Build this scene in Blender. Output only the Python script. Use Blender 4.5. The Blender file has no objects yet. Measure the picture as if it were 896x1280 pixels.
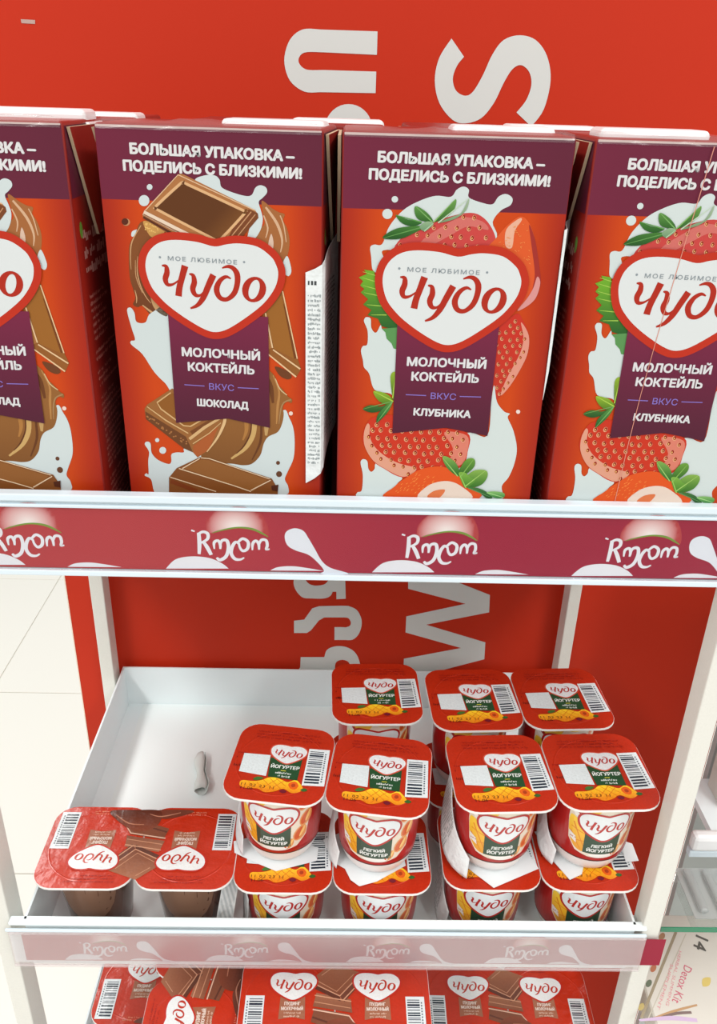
import bpy, bmesh, math, random
from mathutils import Vector, Matrix
from mathutils.geometry import tessellate_polygon
random.seed(7)
S = 0.001           # artwork and layout are written in millimetres
FLOOR = 1500.0      # camera height above the floor, mm; z below is measured from the camera height
COL = bpy.context.scene.collection
SC = bpy.context.scene

# ------------------------------------------------------------------ camera
PITCH, YAW, ROLL, FPX = 0.4589, 0.0234, -0.0301, 1056.6
def cam_axes():
    cp, sp, cy, sy, cr, sr = math.cos(PITCH), math.sin(PITCH), math.cos(YAW), math.sin(YAW), math.cos(ROLL), math.sin(ROLL)
    f = Vector((sy*cp, cy*cp, -sp)); a = Vector((cy, -sy, 0)); d = f.cross(a)
    return cr*a + sr*d, -sr*a + cr*d, f
RT, DN, FW = cam_axes()
cd = bpy.data.cameras.new('camera'); cam = bpy.data.objects.new('camera', cd); COL.objects.link(cam)
m = Matrix((RT, -DN, -FW)).transposed().to_4x4(); m.translation = Vector((0, 0, FLOOR*S)); cam.matrix_world = m
cd.sensor_fit = 'VERTICAL'; cd.sensor_height = 24.0; cd.lens = FPX/1280*24.0; cd.clip_start = .01; cd.clip_end = 100
SC.camera = cam

# ------------------------------------------------------------------ world, lamps, exposure
SC.view_settings.view_transform = 'Standard'; SC.view_settings.look = 'None'
SC.view_settings.gamma = 1.0; SC.view_settings.exposure = -0.1
try: SC.view_settings.use_curve_mapping = False
except Exception: pass
w = bpy.data.worlds.new('shop'); SC.world = w; w.use_nodes = True
w.node_tree.nodes['Background'].inputs[0].default_value = (.985, 1.0, .99, 1)
w.node_tree.nodes['Background'].inputs[1].default_value = 0.64
def area(name, loc, size, power, col=(1, .98, .95)):
    l = bpy.data.lights.new(name, 'AREA'); l.shape = 'RECTANGLE'; l.size, l.size_y = size; l.energy = power; l.color = col
    o = bpy.data.objects.new(name, l); COL.objects.link(o); o.location = loc; return o
for i, (x, y) in enumerate(((-1.3, -.5), (1.3, -.5), (-1.3, 1.9), (1.3, 1.9))):
    area('ceiling_lamp', (x, y, 3.2), (.35, 1.8), 24)
for x in (-1.3, 1.3): area('ceiling_lamp', (x, -2.0, 3.2), (.35, 1.8), 50)

# ------------------------------------------------------------------ colour, materials
def lin1(c): c /= 255.0; return c/12.92 if c <= .04045 else ((c+.055)/1.055)**2.4
def L(c): return (lin1(c[0]), lin1(c[1]), lin1(c[2]), 1.0)
def mat(name, color=None, rough=.5, metal=0, coat=0, bump=0, bscale=60, trans=0, alpha=1, spec=.5, speckle=0, ior=1.45, attr=False, bdetail=3):
    m = bpy.data.materials.new(name); m.use_nodes = True; nt = m.node_tree; b = nt.nodes['Principled BSDF']
    b.inputs['Roughness'].default_value = rough; b.inputs['Metallic'].default_value = metal
    b.inputs['Coat Weight'].default_value = coat; b.inputs['Coat Roughness'].default_value = .12
    b.inputs['Transmission Weight'].default_value = trans; b.inputs['Alpha'].default_value = alpha
    b.inputs['Specular IOR Level'].default_value = spec; b.inputs['IOR'].default_value = ior
    tc = nt.nodes.new('ShaderNodeTexCoord')
    if attr:
        a = nt.nodes.new('ShaderNodeAttribute'); a.attribute_name = 'Col'; src = a.outputs['Color']
    else:
        r = nt.nodes.new('ShaderNodeRGB'); r.outputs[0].default_value = L(color); src = r.outputs[0]
    if speckle:
        n = nt.nodes.new('ShaderNodeTexNoise'); n.inputs['Scale'].default_value = 900; n.inputs['Detail'].default_value = 2
        nt.links.new(tc.outputs['Object'], n.inputs['Vector'])
        mr = nt.nodes.new('ShaderNodeMapRange'); mr.inputs['To Min'].default_value = 1-speckle; mr.inputs['To Max'].default_value = 1+speckle
        nt.links.new(n.outputs['Fac'], mr.inputs['Value'])
        mx = nt.nodes.new('ShaderNodeVectorMath'); mx.operation = 'SCALE'
        nt.links.new(src, mx.inputs[0]); nt.links.new(mr.outputs[0], mx.inputs['Scale']); src = mx.outputs[0]
    nt.links.new(src, b.inputs['Base Color'])
    if bump:
        n = nt.nodes.new('ShaderNodeTexNoise'); n.inputs['Scale'].default_value = bscale; n.inputs['Detail'].default_value = bdetail
        nt.links.new(tc.outputs['Object'], n.inputs['Vector'])
        bp = nt.nodes.new('ShaderNodeBump'); bp.inputs['Strength'].default_value = bump; bp.inputs['Distance'].default_value = .002
        nt.links.new(n.outputs['Fac'], bp.inputs['Height']); nt.links.new(bp.outputs[0], b.inputs['Normal'])
    return m
M = {
 'carton': mat('printed_carton', rough=.5, attr=True, bump=.05, bscale=70, spec=.28),
 'cardboard': mat('carton_body', (142, 34, 26), .45, bump=.08, bscale=80, coat=.15),
 'raw': mat('raw_card_edge', (196, 170, 140), .8),
 'foil': mat('foil_print', rough=.42, attr=True, bump=.2, bscale=95, coat=.06, spec=.3, speckle=.2),
 'wet_foil': mat('glossy_foil_print', rough=.2, attr=True, bump=1.0, bscale=44, coat=.6, spec=.5, speckle=.12, bdetail=4),
 'sleeve': mat('sleeve_print', rough=.3, attr=True, coat=.25),
 'paper': mat('paper_print', rough=.7, attr=True),
 'paper_crinkled': mat('crinkled_paper', rough=.5, attr=True, bump=.8, bscale=160),
 'strip': mat('strip_paper', rough=.5, attr=True, spec=.3),
 'board': mat('display_board_print', rough=.45, attr=True, spec=.35),
 'cup_white': mat('white_cup_plastic', (236, 234, 230), .28, coat=.3),
 'cup_brown': mat('pudding_cup_plastic', (92, 58, 44), .18, coat=.5),
 'pudding': mat('pudding_light', (128, 94, 74), .3, coat=.5),
 'metal': mat('white_lacquered_metal', (238, 247, 249), .42, bump=.03, bscale=300),
 'post': mat('white_lacquered_post', (224, 222, 214), .45, bump=.04, bscale=200, speckle=.05),
 'lip': mat('pale_plastic_lip', (215, 228, 236), .25, coat=.4),
 'cap': mat('white_cap_plastic', (242, 242, 242), .3, coat=.2),
 'panel_edge': mat('board_edge', (245, 225, 205), .7),
 'tile': mat('floor_tile', (244, 242, 233), .35, spec=.4, bump=.02, bscale=30),
 'grout': mat('tile_grout', (226, 223, 212), .8),
 'glass_edge': mat('green_glass_edge', (40, 130, 95), .15, coat=.5),
}
def clear_plastic(name, haze, hazecol, rough):
    m = bpy.data.materials.new(name); m.use_nodes = True; nt = m.node_tree; b = nt.nodes['Principled BSDF']; out = nt.nodes['Material Output']
    b.inputs['Base Color'].default_value = L(hazecol); b.inputs['Roughness'].default_value = rough
    tr = nt.nodes.new('ShaderNodeBsdfTransparent'); mix = nt.nodes.new('ShaderNodeMixShader'); mix.inputs[0].default_value = haze
    gl = nt.nodes.new('ShaderNodeBsdfGlossy'); gl.inputs['Roughness'].default_value = rough; fr = nt.nodes.new('ShaderNodeFresnel'); fr.inputs[0].default_value = 1.5
    mix2 = nt.nodes.new('ShaderNodeMixShader')
    nt.links.new(tr.outputs[0], mix.inputs[1]); nt.links.new(b.outputs[0], mix.inputs[2])
    k = nt.nodes.new('ShaderNodeMath'); k.operation = 'MULTIPLY'; k.inputs[1].default_value = .25; nt.links.new(fr.outputs[0], k.inputs[0]); nt.links.new(k.outputs[0], mix2.inputs[0]); nt.links.new(mix.outputs[0], mix2.inputs[1]); nt.links.new(gl.outputs[0], mix2.inputs[2])
    nt.links.new(mix2.outputs[0], out.inputs['Surface']); return m
M['clear'] = clear_plastic('clear_strip_cover', .0, (255, 255, 255), .08)
M['milky'] = clear_plastic('scratched_milky_strip_cover', .24, (222, 206, 206), .25)  # ceiling reflection painted as a pale haze mixed into the cover
M['film'] = clear_plastic('clear_film', .05, (255, 255, 255), .12)
M['glass'] = clear_plastic('shelf_glass', .06, (200, 230, 220), .03)

# ------------------------------------------------------------------ object helpers
def thing(name, label, cat, loc, rz=0, group=None):
    o = bpy.data.objects.new(name, None); COL.objects.link(o); o.empty_display_size = .02
    o.location = (loc[0]*S, loc[1]*S, (loc[2]+FLOOR)*S); o.rotation_euler = (0, 0, math.radians(rz))
    o['label'] = label; o['category'] = cat
    if group: o['group'] = group
    return o
def link(name, me, mt, parent=None, label=None):
    o = bpy.data.objects.new(name, me); COL.objects.link(o)
    if mt is not None and not me.materials: me.materials.append(mt)
    if parent is not None: o.parent = parent
    if label: o['label'] = label
    return o
def top(o, label, cat, group=None):
    o['label'] = label; o['category'] = cat
    if group: o['group'] = group
    return o
def dup(src, loc, rz, label, group=None, drop=()):
    def cp(o, par):
        c = o.copy(); COL.objects.link(c); c.parent = par
        for ch in kids.get(o, []):
            if ch.name.split('.')[0] not in drop: cp(ch, c)
        return c
    kids = {}
    for o in bpy.data.objects:
        if o.parent: kids.setdefault(o.parent, []).append(o)
    r = cp(src, None); r.location = (loc[0]*S, loc[1]*S, (loc[2]+FLOOR)*S); r.rotation_euler = (0, 0, math.radians(rz))
    r['label'] = label
    if group: r['group'] = group
    return r
def new_mesh(name, bm, smooth=False):
    for v in bm.verts: v.co *= S
    me = bpy.data.meshes.new(name); bm.to_mesh(me); bm.free()
    if smooth:
        for p in me.polygons: p.use_smooth = True
    return me
def up(bm):      # lift a world-placed mesh so that z is above the floor
    for v in bm.verts: v.co.z += FLOOR
    return bm
def bx(bm, x0, x1, y0, y1, z0, z1, bev=0, seg=2):
    r = bmesh.ops.create_cube(bm, size=1); vs = r['verts']
    for v in vs: v.co = Vector(((x0+x1)/2+v.co.x*(x1-x0), (y0+y1)/2+v.co.y*(y1-y0), (z0+z1)/2+v.co.z*(z1-z0)))
    if bev:
        es = list({e for v in vs for e in v.link_edges})
        bmesh.ops.bevel(bm, geom=es, offset=bev, segments=seg, profile=.5, affect='EDGES')
    return bm
def box(name, x0, x1, y0, y1, z0, z1, mt, parent=None, bev=0, world=True, seg=2):
    bm = bx(bmesh.new(), x0, x1, y0, y1, z0, z1, bev, seg)
    if world: up(bm)
    return link(name, new_mesh(name, bm), mt, parent)

# ------------------------------------------------------------------ flat artwork: polygons -> coloured mesh
def sm(pts, closed=True, n=5):
    out = []; N = len(pts)
    for i in range(N if closed else N-1):
        p = [pts[(i+k) % N] if closed else pts[min(max(i+k, 0), N-1)] for k in (-1, 0, 1, 2)]
        for j in range(n):
            t = j/n
            out.append(tuple(.5*(2*b+(c-a)*t+(2*a-5*b+4*c-d)*t*t+(3*b-a-3*c+d)*t**3) for a, b, c, d in zip(*p)))
    if not closed: out.append(tuple(pts[-1]))
    return out
def ell(cx, cy, rx, ry, rot=0, n=20):
    c, s = math.cos(math.radians(rot)), math.sin(math.radians(rot))
    return [(cx+rx*math.cos(a)*c-ry*math.sin(a)*s, cy+rx*math.cos(a)*s+ry*math.sin(a)*c) for a in (2*math.pi*k/n for k in range(n))]
def stroke_poly(p):                   # p: (x, y, width) list -> outline
    l, r = [], []
    for i, (x, y, w_) in enumerate(p):
        a = p[max(i-1, 0)]; b = p[min(i+1, len(p)-1)]
        dx, dy = b[0]-a[0], b[1]-a[1]; d = math.hypot(dx, dy) or 1; nx, ny = -dy/d*w_/2, dx/d*w_/2
        l.append((x+nx, y+ny)); r.append((x-nx, y-ny))
    return l, r
def offset(pts, d):
    A = sum(pts[i][0]*pts[(i+1) % len(pts)][1]-pts[(i+1) % len(pts)][0]*pts[i][1] for i in range(len(pts)))
    s = 1 if A > 0 else -1; out = []
    for i in range(len(pts)):
        a, b = pts[i-1], pts[(i+1) % len(pts)]; dx, dy = b[0]-a[0], b[1]-a[1]; q = math.hypot(dx, dy) or 1
        out.append((pts[i][0]+s*dy/q*d, pts[i][1]-s*dx/q*d))
    return out
def grad(c0, c1, x0, x1, axis=1):
    def f(u, v):
        t = ((u, v)[axis]-x0)/(x1-x0); t = min(1, max(0, t)); return tuple(a+(b-a)*t for a, b in zip(c0, c1))
    return f
_txt = {}
def text_mesh(s, bold, space=1.0, shear=0):
    k = (s, bold, space, shear)
    if k not in _txt:
        c = bpy.data.curves.new('t', 'FONT'); c.body = s; c.size = 1; c.offset = bold; c.space_character = space; c.resolution_u = 3; c.shear = shear
        o = bpy.data.objects.new('t', c); COL.objects.link(o); bpy.context.view_layer.update()
        me = bpy.data.meshes.new_from_object(o.evaluated_get(bpy.context.evaluated_depsgraph_get()))
        V = [(v.co.x, v.co.y) for v in me.vertices]; F = [tuple(p.vertices) for p in me.polygons]
        bpy.data.objects.remove(o); bpy.data.curves.remove(c); bpy.data.meshes.remove(me); _txt[k] = (V, F)
    return _txt[k]
class Art:
    STEP = .04
    def __init__(self): self.L = []; self.n = 0; self.cnt = {}
    def raw(self, V, F, col, lvl=None, step=0):
        if lvl is None: self.n += 1; lvl = self.n
        else: self.n = max(self.n, lvl)
        c = self.cnt.get(lvl, 0); self.cnt[lvl] = c+1        # overlapping inks of one level never lie exactly coplanar
        self.L.append((V, F, col, lvl+(c % 6)*.15, step)); return self
    def poly(self, pts, col, lvl=None, holes=(), step=0):
        rings = [pts]+list(holes); flat = [q for r in rings for q in r]
        tris = tessellate_polygon([[Vector((q[0], q[1], 0)) for q in r] for r in rings])
        return self.raw(flat, [tuple(t) for t in tris], col, lvl, step)
    def stroke(self, p, col, lvl=None, n=4):
        q = sm(p, False, n) if n > 1 else p
        l, r = stroke_poly(q); V = l+r; N = len(l)
        return self.raw(V, [(i, i+1, N+i+1, N+i) for i in range(N-1)], col, lvl)
    def text(self, s, lb, rb, cap, col, bold=.0, lvl=None, space=1.0, cond=None, shear=0):
        # lb, rb: baseline ends; cap: cap height
        V, F = text_mesh(s, 0, space, shear); x0 = min(v[0] for v in V); x1 = max(v[0] for v in V); CH = max(v[1] for v in text_mesh('Н', 0)[0])
        dx, dy = rb[0]-lb[0], rb[1]-lb[1]; d = math.hypot(dx, dy); ex = (dx/d, dy/d); ey = (-ex[1], ex[0])
        k = d/(x1-x0); kc = cap/CH
        W = [(lb[0]+ex[0]*(v[0]-x0)*k+ey[0]*v[1]*kc, lb[1]+ex[1]*(v[0]-x0)*k+ey[1]*v[1]*kc) for v in V]
        if lvl is None: self.n += 1; lvl = self.n
        r = max(0, bold)*cap*1.25
        if r:      # heavier weight: the outline spread a little in all directions
            dirs = 8 if bold >= .045 else 4
            for j in range(dirs):
                a = 2*math.pi*j/dirs; self.raw([(p[0]+r*math.cos(a), p[1]+r*.8*math.sin(a)) for p in W], F, col, lvl+.01*j); lvl += .5
        return self.raw(W, F, col, lvl)
    def micro(self, x0, x1, y, h, col, lvl=None, rot=0, fill=.8, pitch=None):
        # a line of print too small to read: a row of tiny uneven marks
        pitch = pitch or h*.55; V, F = [], []; x = x0; c, s = math.cos(math.radians(rot)), math.sin(math.radians(rot))
        while x < x1:
            if random.random() < fill:
                w_ = pitch*random.uniform(.45, .85); a = y+random.choice((0, 0, h*.3)); b = y+h*random.choice((.7, .7, 1))
                q = [(x, a), (x+w_, a), (x+w_, b), (x, b)]; i = len(V)
                V += [(x0+(p[0]-x0)*c-(p[1]-y)*s, y+(p[0]-x0)*s+(p[1]-y)*c) for p in q]; F.append((i, i+1, i+2, i+3))
            x += pitch
        if V: self.raw(V, F, col, lvl)
        return self
    def build(self, name, f, mt, parent, base=0.0, step=0, label=None, bright=1.0):
        """f(u, v, h) -> Vector in mm; step: slice width for curved carriers"""
        if mt is M['carton']: bright = .82      # matt carton ink is a little denser than the swatches
        bm = bmesh.new(); cl = bm.verts.layers.float_color.new('Col')
        for V, F, col, lvl, st in self.L:
            b2 = bmesh.new(); vs = [b2.verts.new((v[0], v[1], 0)) for v in V]
            for q in F:
                try: b2.faces.new([vs[i] for i in q])
                except ValueError: pass
            for ax, sz in ((0, step or st), (1, st)):
                if sz:
                    lo = min(v[ax] for v in V); hi = max(v[ax] for v in V); x = math.floor(lo/sz)*sz+sz
                    while x < hi:
                        co = Vector((x, 0, 0)) if ax == 0 else Vector((0, x, 0)); no = Vector((1, 0, 0)) if ax == 0 else Vector((0, 1, 0))
                        bmesh.ops.bisect_plane(b2, geom=b2.verts[:]+b2.edges[:]+b2.faces[:], dist=1e-5, plane_co=co, plane_no=no); x += sz
            b2.normal_update(); b2.verts.index_update(); mp = {}
            for v in b2.verts:
                c = col(v.co.x, v.co.y) if callable(col) else col
                n = bm.verts.new(f(v.co.x, v.co.y, base+lvl*self.STEP)); q_ = L(c); n[cl] = (q_[0]*bright, q_[1]*bright, q_[2]*bright, 1); mp[v] = n
            for fc in b2.faces:
                vv = [mp[v] for v in fc.verts]
                if fc.normal.z < 0: vv.reverse()
                try: bm.faces.new(vv)
                except ValueError: pass
            b2.free()
        return link(name, new_mesh(name, bm), mt, parent, label)

# tracing: artwork points measured on the photograph are brought to real millimetres on their carrier's plane
def ray(px, py): return RT*((px-448)/FPX)+DN*((py-640)/FPX)+FW
class Plane:
    def __init__(s, o, u, v): s.o, s.u, s.v = Vector(o), Vector(u).normalized(), Vector(v).normalized(); s.n = s.u.cross(s.v)
    def at(s, px, py):
        d = ray(px, py); p = d*(s.n.dot(s.o)/s.n.dot(d)); return ((p-s.o).dot(s.u), (p-s.o).dot(s.v))
class Tr:
    def __init__(s, plane, x0, y0, k, fn=None): s.p, s.x0, s.y0, s.k, s.fn = plane, x0, y0, k, fn
    def __call__(s, *pts):
        out = []
        for q in pts:
            a = s.p.at(s.x0+q[0]/s.k, s.y0+q[1]/s.k)
            if s.fn: a = s.fn(a)
            if len(q) > 2:
                b = s.p.at(s.x0+(q[0]+1)/s.k, s.y0+q[1]/s.k)
                if s.fn: b = s.fn(b)
                a = (a[0], a[1], q[2]*math.hypot(b[0]-a[0], b[1]-a[1]))
            out.append(a)
        return out

WHITE = (226, 230, 230); RED = (196, 46, 24); DRED = (168, 34, 26); PLUM = (112, 34, 62)
ZB = -205.0
c2ang = -4.0
P2 = Plane((-100.3, 366, ZB), (math.cos(math.radians(c2ang)), math.sin(math.radians(c2ang)), 0), (0, 0, 1))
P3 = Plane((-2.2, 357, ZB), (1, 0, 0), (0, 0, 1))

# ---- the heart logo, centred at (0,0), about 50 mm wide
tz = Tr(P2, 190, 280, 4.978)
ti = Tr(P2, 0, 0, 1)
heart_raw = sm(ti((268.3, 307.7), (246, 302), (220, 299.5), (202, 302), (190, 310), (183.5, 322), (183, 338), (190, 358), (202, 373), (216, 385.5), (236, 399.5), (256.3, 411), (270.4, 414.5), (286.4, 410),
                   (310.5, 394.5), (330.6, 378), (344, 359), (348, 342), (345, 330), (338.6, 320), (322, 308), (300, 304), (284, 305)), True, 4)
hcx = (min(p[0] for p in heart_raw)+max(p[0] for p in heart_raw))/2; hcy = (min(p[1] for p in heart_raw)+max(p[1] for p in heart_raw))/2
HW = max(p[0] for p in heart_raw)-min(p[0] for p in heart_raw)
HEART = [(p[0]-hcx, p[1]-hcy) for p in heart_raw]
def ctr(p): return tuple([p[0]-hcx, p[1]-hcy]+list(p[2:]))
LET = []
for s in ([(64, 256, 8), (90, 262, 24), (96, 300, 34), (86, 340, 34), (100, 374, 24), (135, 372, 14), (172, 345, 8)],
          [(208, 258, 42), (192, 320, 38), (174, 390, 38), (168, 446, 40)],
          [(234, 308, 8), (258, 318, 24), (266, 360, 34), (256, 402, 34), (272, 438, 26), (305, 440, 14), (340, 400, 8)],
          [(384, 314, 40), (352, 385, 38), (322, 455, 34), (286, 502, 24), (242, 522, 10)],
          [(493, 338, 8), (462, 326, 20), (424, 352, 28), (404, 405, 36), (424, 455, 30), (468, 466, 26), (512, 430, 32), (532, 372, 34), (532, 312, 36), (508, 274, 28), (475, 262, 20), (438, 272, 8)]):
    LET.append([ctr(p) for p in tz(*s)])
O_OUT = [ctr(p) for p in tz(*ell(637, 405, 74, 80, 20, 26))]
O_IN = [ctr(p) for p in tz(*ell(637, 405, 32, 62, 16, 26))]
def put_logo(a, cx, cy, width, lvl, mirror=1, rim=(196, 48, 24), ink=(180, 42, 22), rimw=3.1, tag=True, sx=1.0, sy=1.0, face=WHITE, rot=0):
    k = width/HW; c_, s_ = math.cos(math.radians(rot)), math.sin(math.radians(rot))
    def T(p):
        x, y = p[0]*k*sx, p[1]*k*sy; q = (cx+x*c_-y*s_, cy+x*s_+y*c_); return q+((p[2]*k*(sx+sy)/2,) if len(p) > 2 else ())
    h = [T(p) for p in HEART]
    a.poly(offset(h, rimw*k), rim, lvl); a.poly(h, face, lvl+1)
    for i, s in enumerate(LET): a.stroke([T(p) for p in s], ink, lvl+2+.6*(i % 2), 4)
    a.poly([T(p) for p in O_OUT], ink, lvl+2, holes=[[T(p) for p in O_IN]])
    if tag:
        g = (146, 156, 162)
        a.text('МОЕ ЛЮБИМОЕ', T((-18.2, 10.6)), T((10.8, 10.0)), 1.7*k, g, .01, lvl+2, 1.25)
        a.poly([T(p) for p in ell(-21.5, 11.7, .5, .5, 0, 8)], g, lvl+2); a.poly([T(p) for p in ell(13.8, 11.0, .5, .5, 0, 8)], g, lvl+2)

# ------------------------------------------------------------------ carton artwork
CW, CDp, CH = 91.0, 62.0, 192.5
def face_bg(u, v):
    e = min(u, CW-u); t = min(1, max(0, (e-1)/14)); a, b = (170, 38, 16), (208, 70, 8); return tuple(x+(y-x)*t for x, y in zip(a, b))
def art_background():
    a = Art(); y = 164.0
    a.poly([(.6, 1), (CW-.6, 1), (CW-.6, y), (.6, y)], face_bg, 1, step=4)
    a.poly([(.6, y), (CW-.6, y), (CW-.6, CH-.8), (.6, CH-.8)], grad((116, 34, 60), (100, 32, 54), 0, CW, 0), 1, step=8)
    a.poly([(.8, CH-1.6), (CW-.8, CH-1.3), (CW-.8, CH-.7), (.8, CH-.7)], (215, 190, 185), 2)
    return a
def art_slogan():
    a = Art(); t = Tr(P3, 410, 140, 2.715); q = t((170, 169), (732, 193)); a.text('БОЛЬШАЯ УПАКОВКА –', q[0], q[1], 3.75, (232, 230, 230), .07, 2)
    q = t((140, 227), (750, 252)); a.text('ПОДЕЛИСЬ С БЛИЗКИМИ!', q[0], q[1], 3.75, (232, 230, 230), .07, 2); return a
def art_ribbon(flavour):
    a = Art(); t = Tr(P3, 410, 380, 2.715); q = t((235, 60), (218, 437), (400, 418), (540, 446), (580, 70)); LV = 16
    a.poly(q, grad((84, 28, 50), (124, 36, 68), q[1][1], q[0][1]), LV, step=5)
    wv = (230, 228, 230); vio = (140, 118, 200)
    q = t((268, 207), (533, 217)); a.text('МОЛОЧНЫЙ', q[0], q[1], 3.7, wv, .055, LV+1)
    q = t((283, 257), (508, 265)); a.text('КОКТЕЙЛЬ', q[0], q[1], 3.7, wv, .055, LV+1)
    q = t((347, 320), (432, 324)); a.text('ВКУС', q[0], q[1], 2.9, vio, .01, LV+1)
    a.stroke(t((263, 306, 3), (332, 309, 3)), vio, LV+1, 1); a.stroke(t((446, 312, 3), (518, 314, 3)), vio, LV+1, 1)
    q = t((290, 375), (481, 384)) if flavour == 'КЛУБНИКА' else t((300, 376), (473, 384))
    a.text(flavour, q[0], q[1], 3.2, wv, .06, LV+1); return a
def seeds(a, pts, r, lvl, light=(238, 168, 128), dark=(150, 24, 16)):
    for x, y in pts:
        a.poly(ell(x, y, r, r*1.25, random.uniform(-20, 20), 10), light, lvl); a.poly(ell(x+.15*r, y+.15*r, r*.72, r*.95, 0, 10), dark, lvl+1)
        a.poly(ell(x, y, r*.3, r*.45, 0, 6), (240, 190, 110), lvl+2)
def inside(p, poly):
    c = False; j = len(poly)-1
    for i in range(len(poly)):
        if (poly[i][1] > p[1]) != (poly[j][1] > p[1]) and p[0] < (poly[j][0]-poly[i][0])*(p[1]-poly[i][1])/(poly[j][1]-poly[i][1])+poly[i][0]: c = not c
        j = i
    return c
def fill_seeds(a, poly, pitch, r, lvl, **k):
    xs = [p[0] for p in poly]; ys = [p[1] for p in poly]; pts = []; row = 0; y = min(ys)+pitch*.5; sh = offset(poly, -r*1.3)
    while y < max(ys):
        x = min(xs)+(row % 2)*pitch*.5
        while x < max(xs):
            q = (x+random.uniform(-.12, .12)*pitch, y+random.uniform(-.12, .12)*pitch)
            if inside(q, sh): pts.append(q)
            x += pitch
        y += pitch*.8; row += 1
    seeds(a, pts, r, lvl, **k)
def leaf(a, pts, c0, c1, lvl):
    s = sm(pts, True, 4); ys = [p[1] for p in s]; a.poly(s, grad(c0, c1, min(ys), max(ys)), lvl, step=1.5)
    # mid vein from first point to farthest
    p0 = pts[0]; p1 = max(pts, key=lambda q: math.hypot(q[0]-p0[0], q[1]-p0[1]))
    a.stroke([(p0[0], p0[1], .5), ((p0[0]+p1[0])/2, (p0[1]+p1[1])/2, .4), (p1[0], p1[1], .15)], tuple(min(255, c+28) for c in c1), lvl+1, 2)
def art_strawberry():
    a = Art(); milk = (214, 224, 222)
    t = Tr(P3, 440, 225, 3.446)
    a.poly(sm(t((82, 330), (78, 290), (95, 278), (130, 275), (160, 200), (220, 130), (290, 90), (360, 68), (425, 72), (450, 42), (480, 28), (503, 42), (503, 75), (560, 98), (605, 104), (630, 72), (662, 60), (690, 78), (682, 108), (640, 132), (605, 182), (612, 260), (400, 330), (150, 300), (135, 340), (110, 395), (88, 385))), milk, 3)
    for x, y, r in ((184, 83, 14), (152, 146, 22)): a.poly(sm(t(*ell(x, y, r, r, 0, 10)), True, 2), milk, 3)
    berry = sm(t((180, 310), (230, 232), (300, 200), (400, 163), (510, 141), (572, 168), (612, 230), (612, 275), (560, 310), (300, 345)))
    a.poly(berry, grad((176, 34, 26), (206, 70, 66), 120, 142), 4, step=3)
    a.poly(sm(t((300, 262), (380, 205), (470, 160), (560, 178), (585, 215), (500, 200), (420, 240), (330, 285))), (214, 112, 104), 5)
    fill_seeds(a, berry, 4.6, .85, 6)
    leaf(a, t((300, 182), (240, 170), (188, 150), (215, 186), (262, 198)), (38, 92, 34), (70, 130, 50), 9)
    leaf(a, t((345, 180), (290, 172), (270, 145), (272, 112), (310, 130), (340, 160)), (48, 100, 36), (96, 150, 70), 10)
    leaf(a, t((350, 182), (385, 145), (445, 82), (440, 125), (405, 160)), (50, 100, 40), (110, 160, 76), 9)
    leaf(a, t((370, 184), (430, 158), (470, 140), (503, 78), (490, 130), (440, 168)), (120, 150, 110), (170, 190, 160), 10)
    leaf(a, t((325, 196), (220, 202), (165, 220), (132, 250), (210, 252), (285, 218)), (34, 84, 32), (72, 128, 52), 11)
    leaf(a, t((310, 220), (290, 200), (320, 178), (350, 185), (335, 205)), (110, 150, 110), (150, 180, 140), 12)
    t = Tr(P3, 590, 240, 4.92)
    sl = sm(t((95, 360), (150, 280), (215, 205), (295, 150), (350, 190), (388, 300), (415, 480), (420, 560), (390, 650), (340, 700), (275, 730), (330, 600), (320, 480), (250, 400)))
    a.poly(sl, grad((214, 62, 26), (226, 92, 40), 100, 145), 4, step=3)
    a.poly(sm(t((205, 330), (210, 230), (285, 165), (305, 172), (262, 240), (245, 340))), (236, 178, 150), 5)
    a.poly(sm(t((350, 200), (388, 300), (415, 480), (420, 560), (392, 648), (372, 600), (385, 500), (365, 330))), (166, 48, 40), 5)
    a.poly(sm(t((400, 520), (418, 560), (392, 648), (340, 700), (278, 728), (340, 650), (375, 590))), (222, 150, 146), 6)
    for _ in range(60):
        q = (random.uniform(150, 350), random.uniform(180, 450))
        a.stroke(t((q[0], q[1], 4), (q[0]+random.uniform(5, 16), q[1]+random.uniform(-6, 10), 2)), (246, 150, 80), 7, 1) if inside(t(q)[0], offset(sl, -2)) else None
    b2 = sm(t((150, 850), (270, 748), (312, 790), (347, 880), (340, 980), (300, 1080), (230, 1190), (150, 1278), (120, 1270), (130, 950)))
    a.poly(b2, grad((190, 60, 34), (204, 50, 34), 70, 110), 4, step=3)
    a.poly(sm(t((300, 800), (347, 880), (342, 985), (300, 1082), (232, 1192), (175, 1250), (210, 1150), (290, 1000), (315, 900))), (226, 150, 130), 5)
    fill_seeds(a, b2, 3.4, .75, 6)
    t = Tr(P3, 430, 320, 6.4)
    a.poly(sm(t((160, 525), (165, 498), (180, 488), (212, 500), (217, 570), (240, 608), (262, 606), (292, 552), (302, 580), (330, 610), (380, 700), (425, 745), (425, 1130), (400, 1150), (370, 1100), (245, 1070), (200, 940), (160, 890), (150, 830), (135, 760), (150, 720), (185, 705), (188, 600))), milk, 5)
    lf = t((240, 120), (160, 108), (182, 142), (118, 170), (152, 200), (128, 235), (162, 262), (133, 290), (192, 345), (153, 387), (218, 432), (188, 472), (270, 500), (300, 560), (370, 580), (430, 570), (420, 500), (330, 400), (270, 300))
    a.poly(lf, grad((40, 96, 40), (112, 172, 44), lf[14][1], lf[4][1]), 6, step=2)
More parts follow.
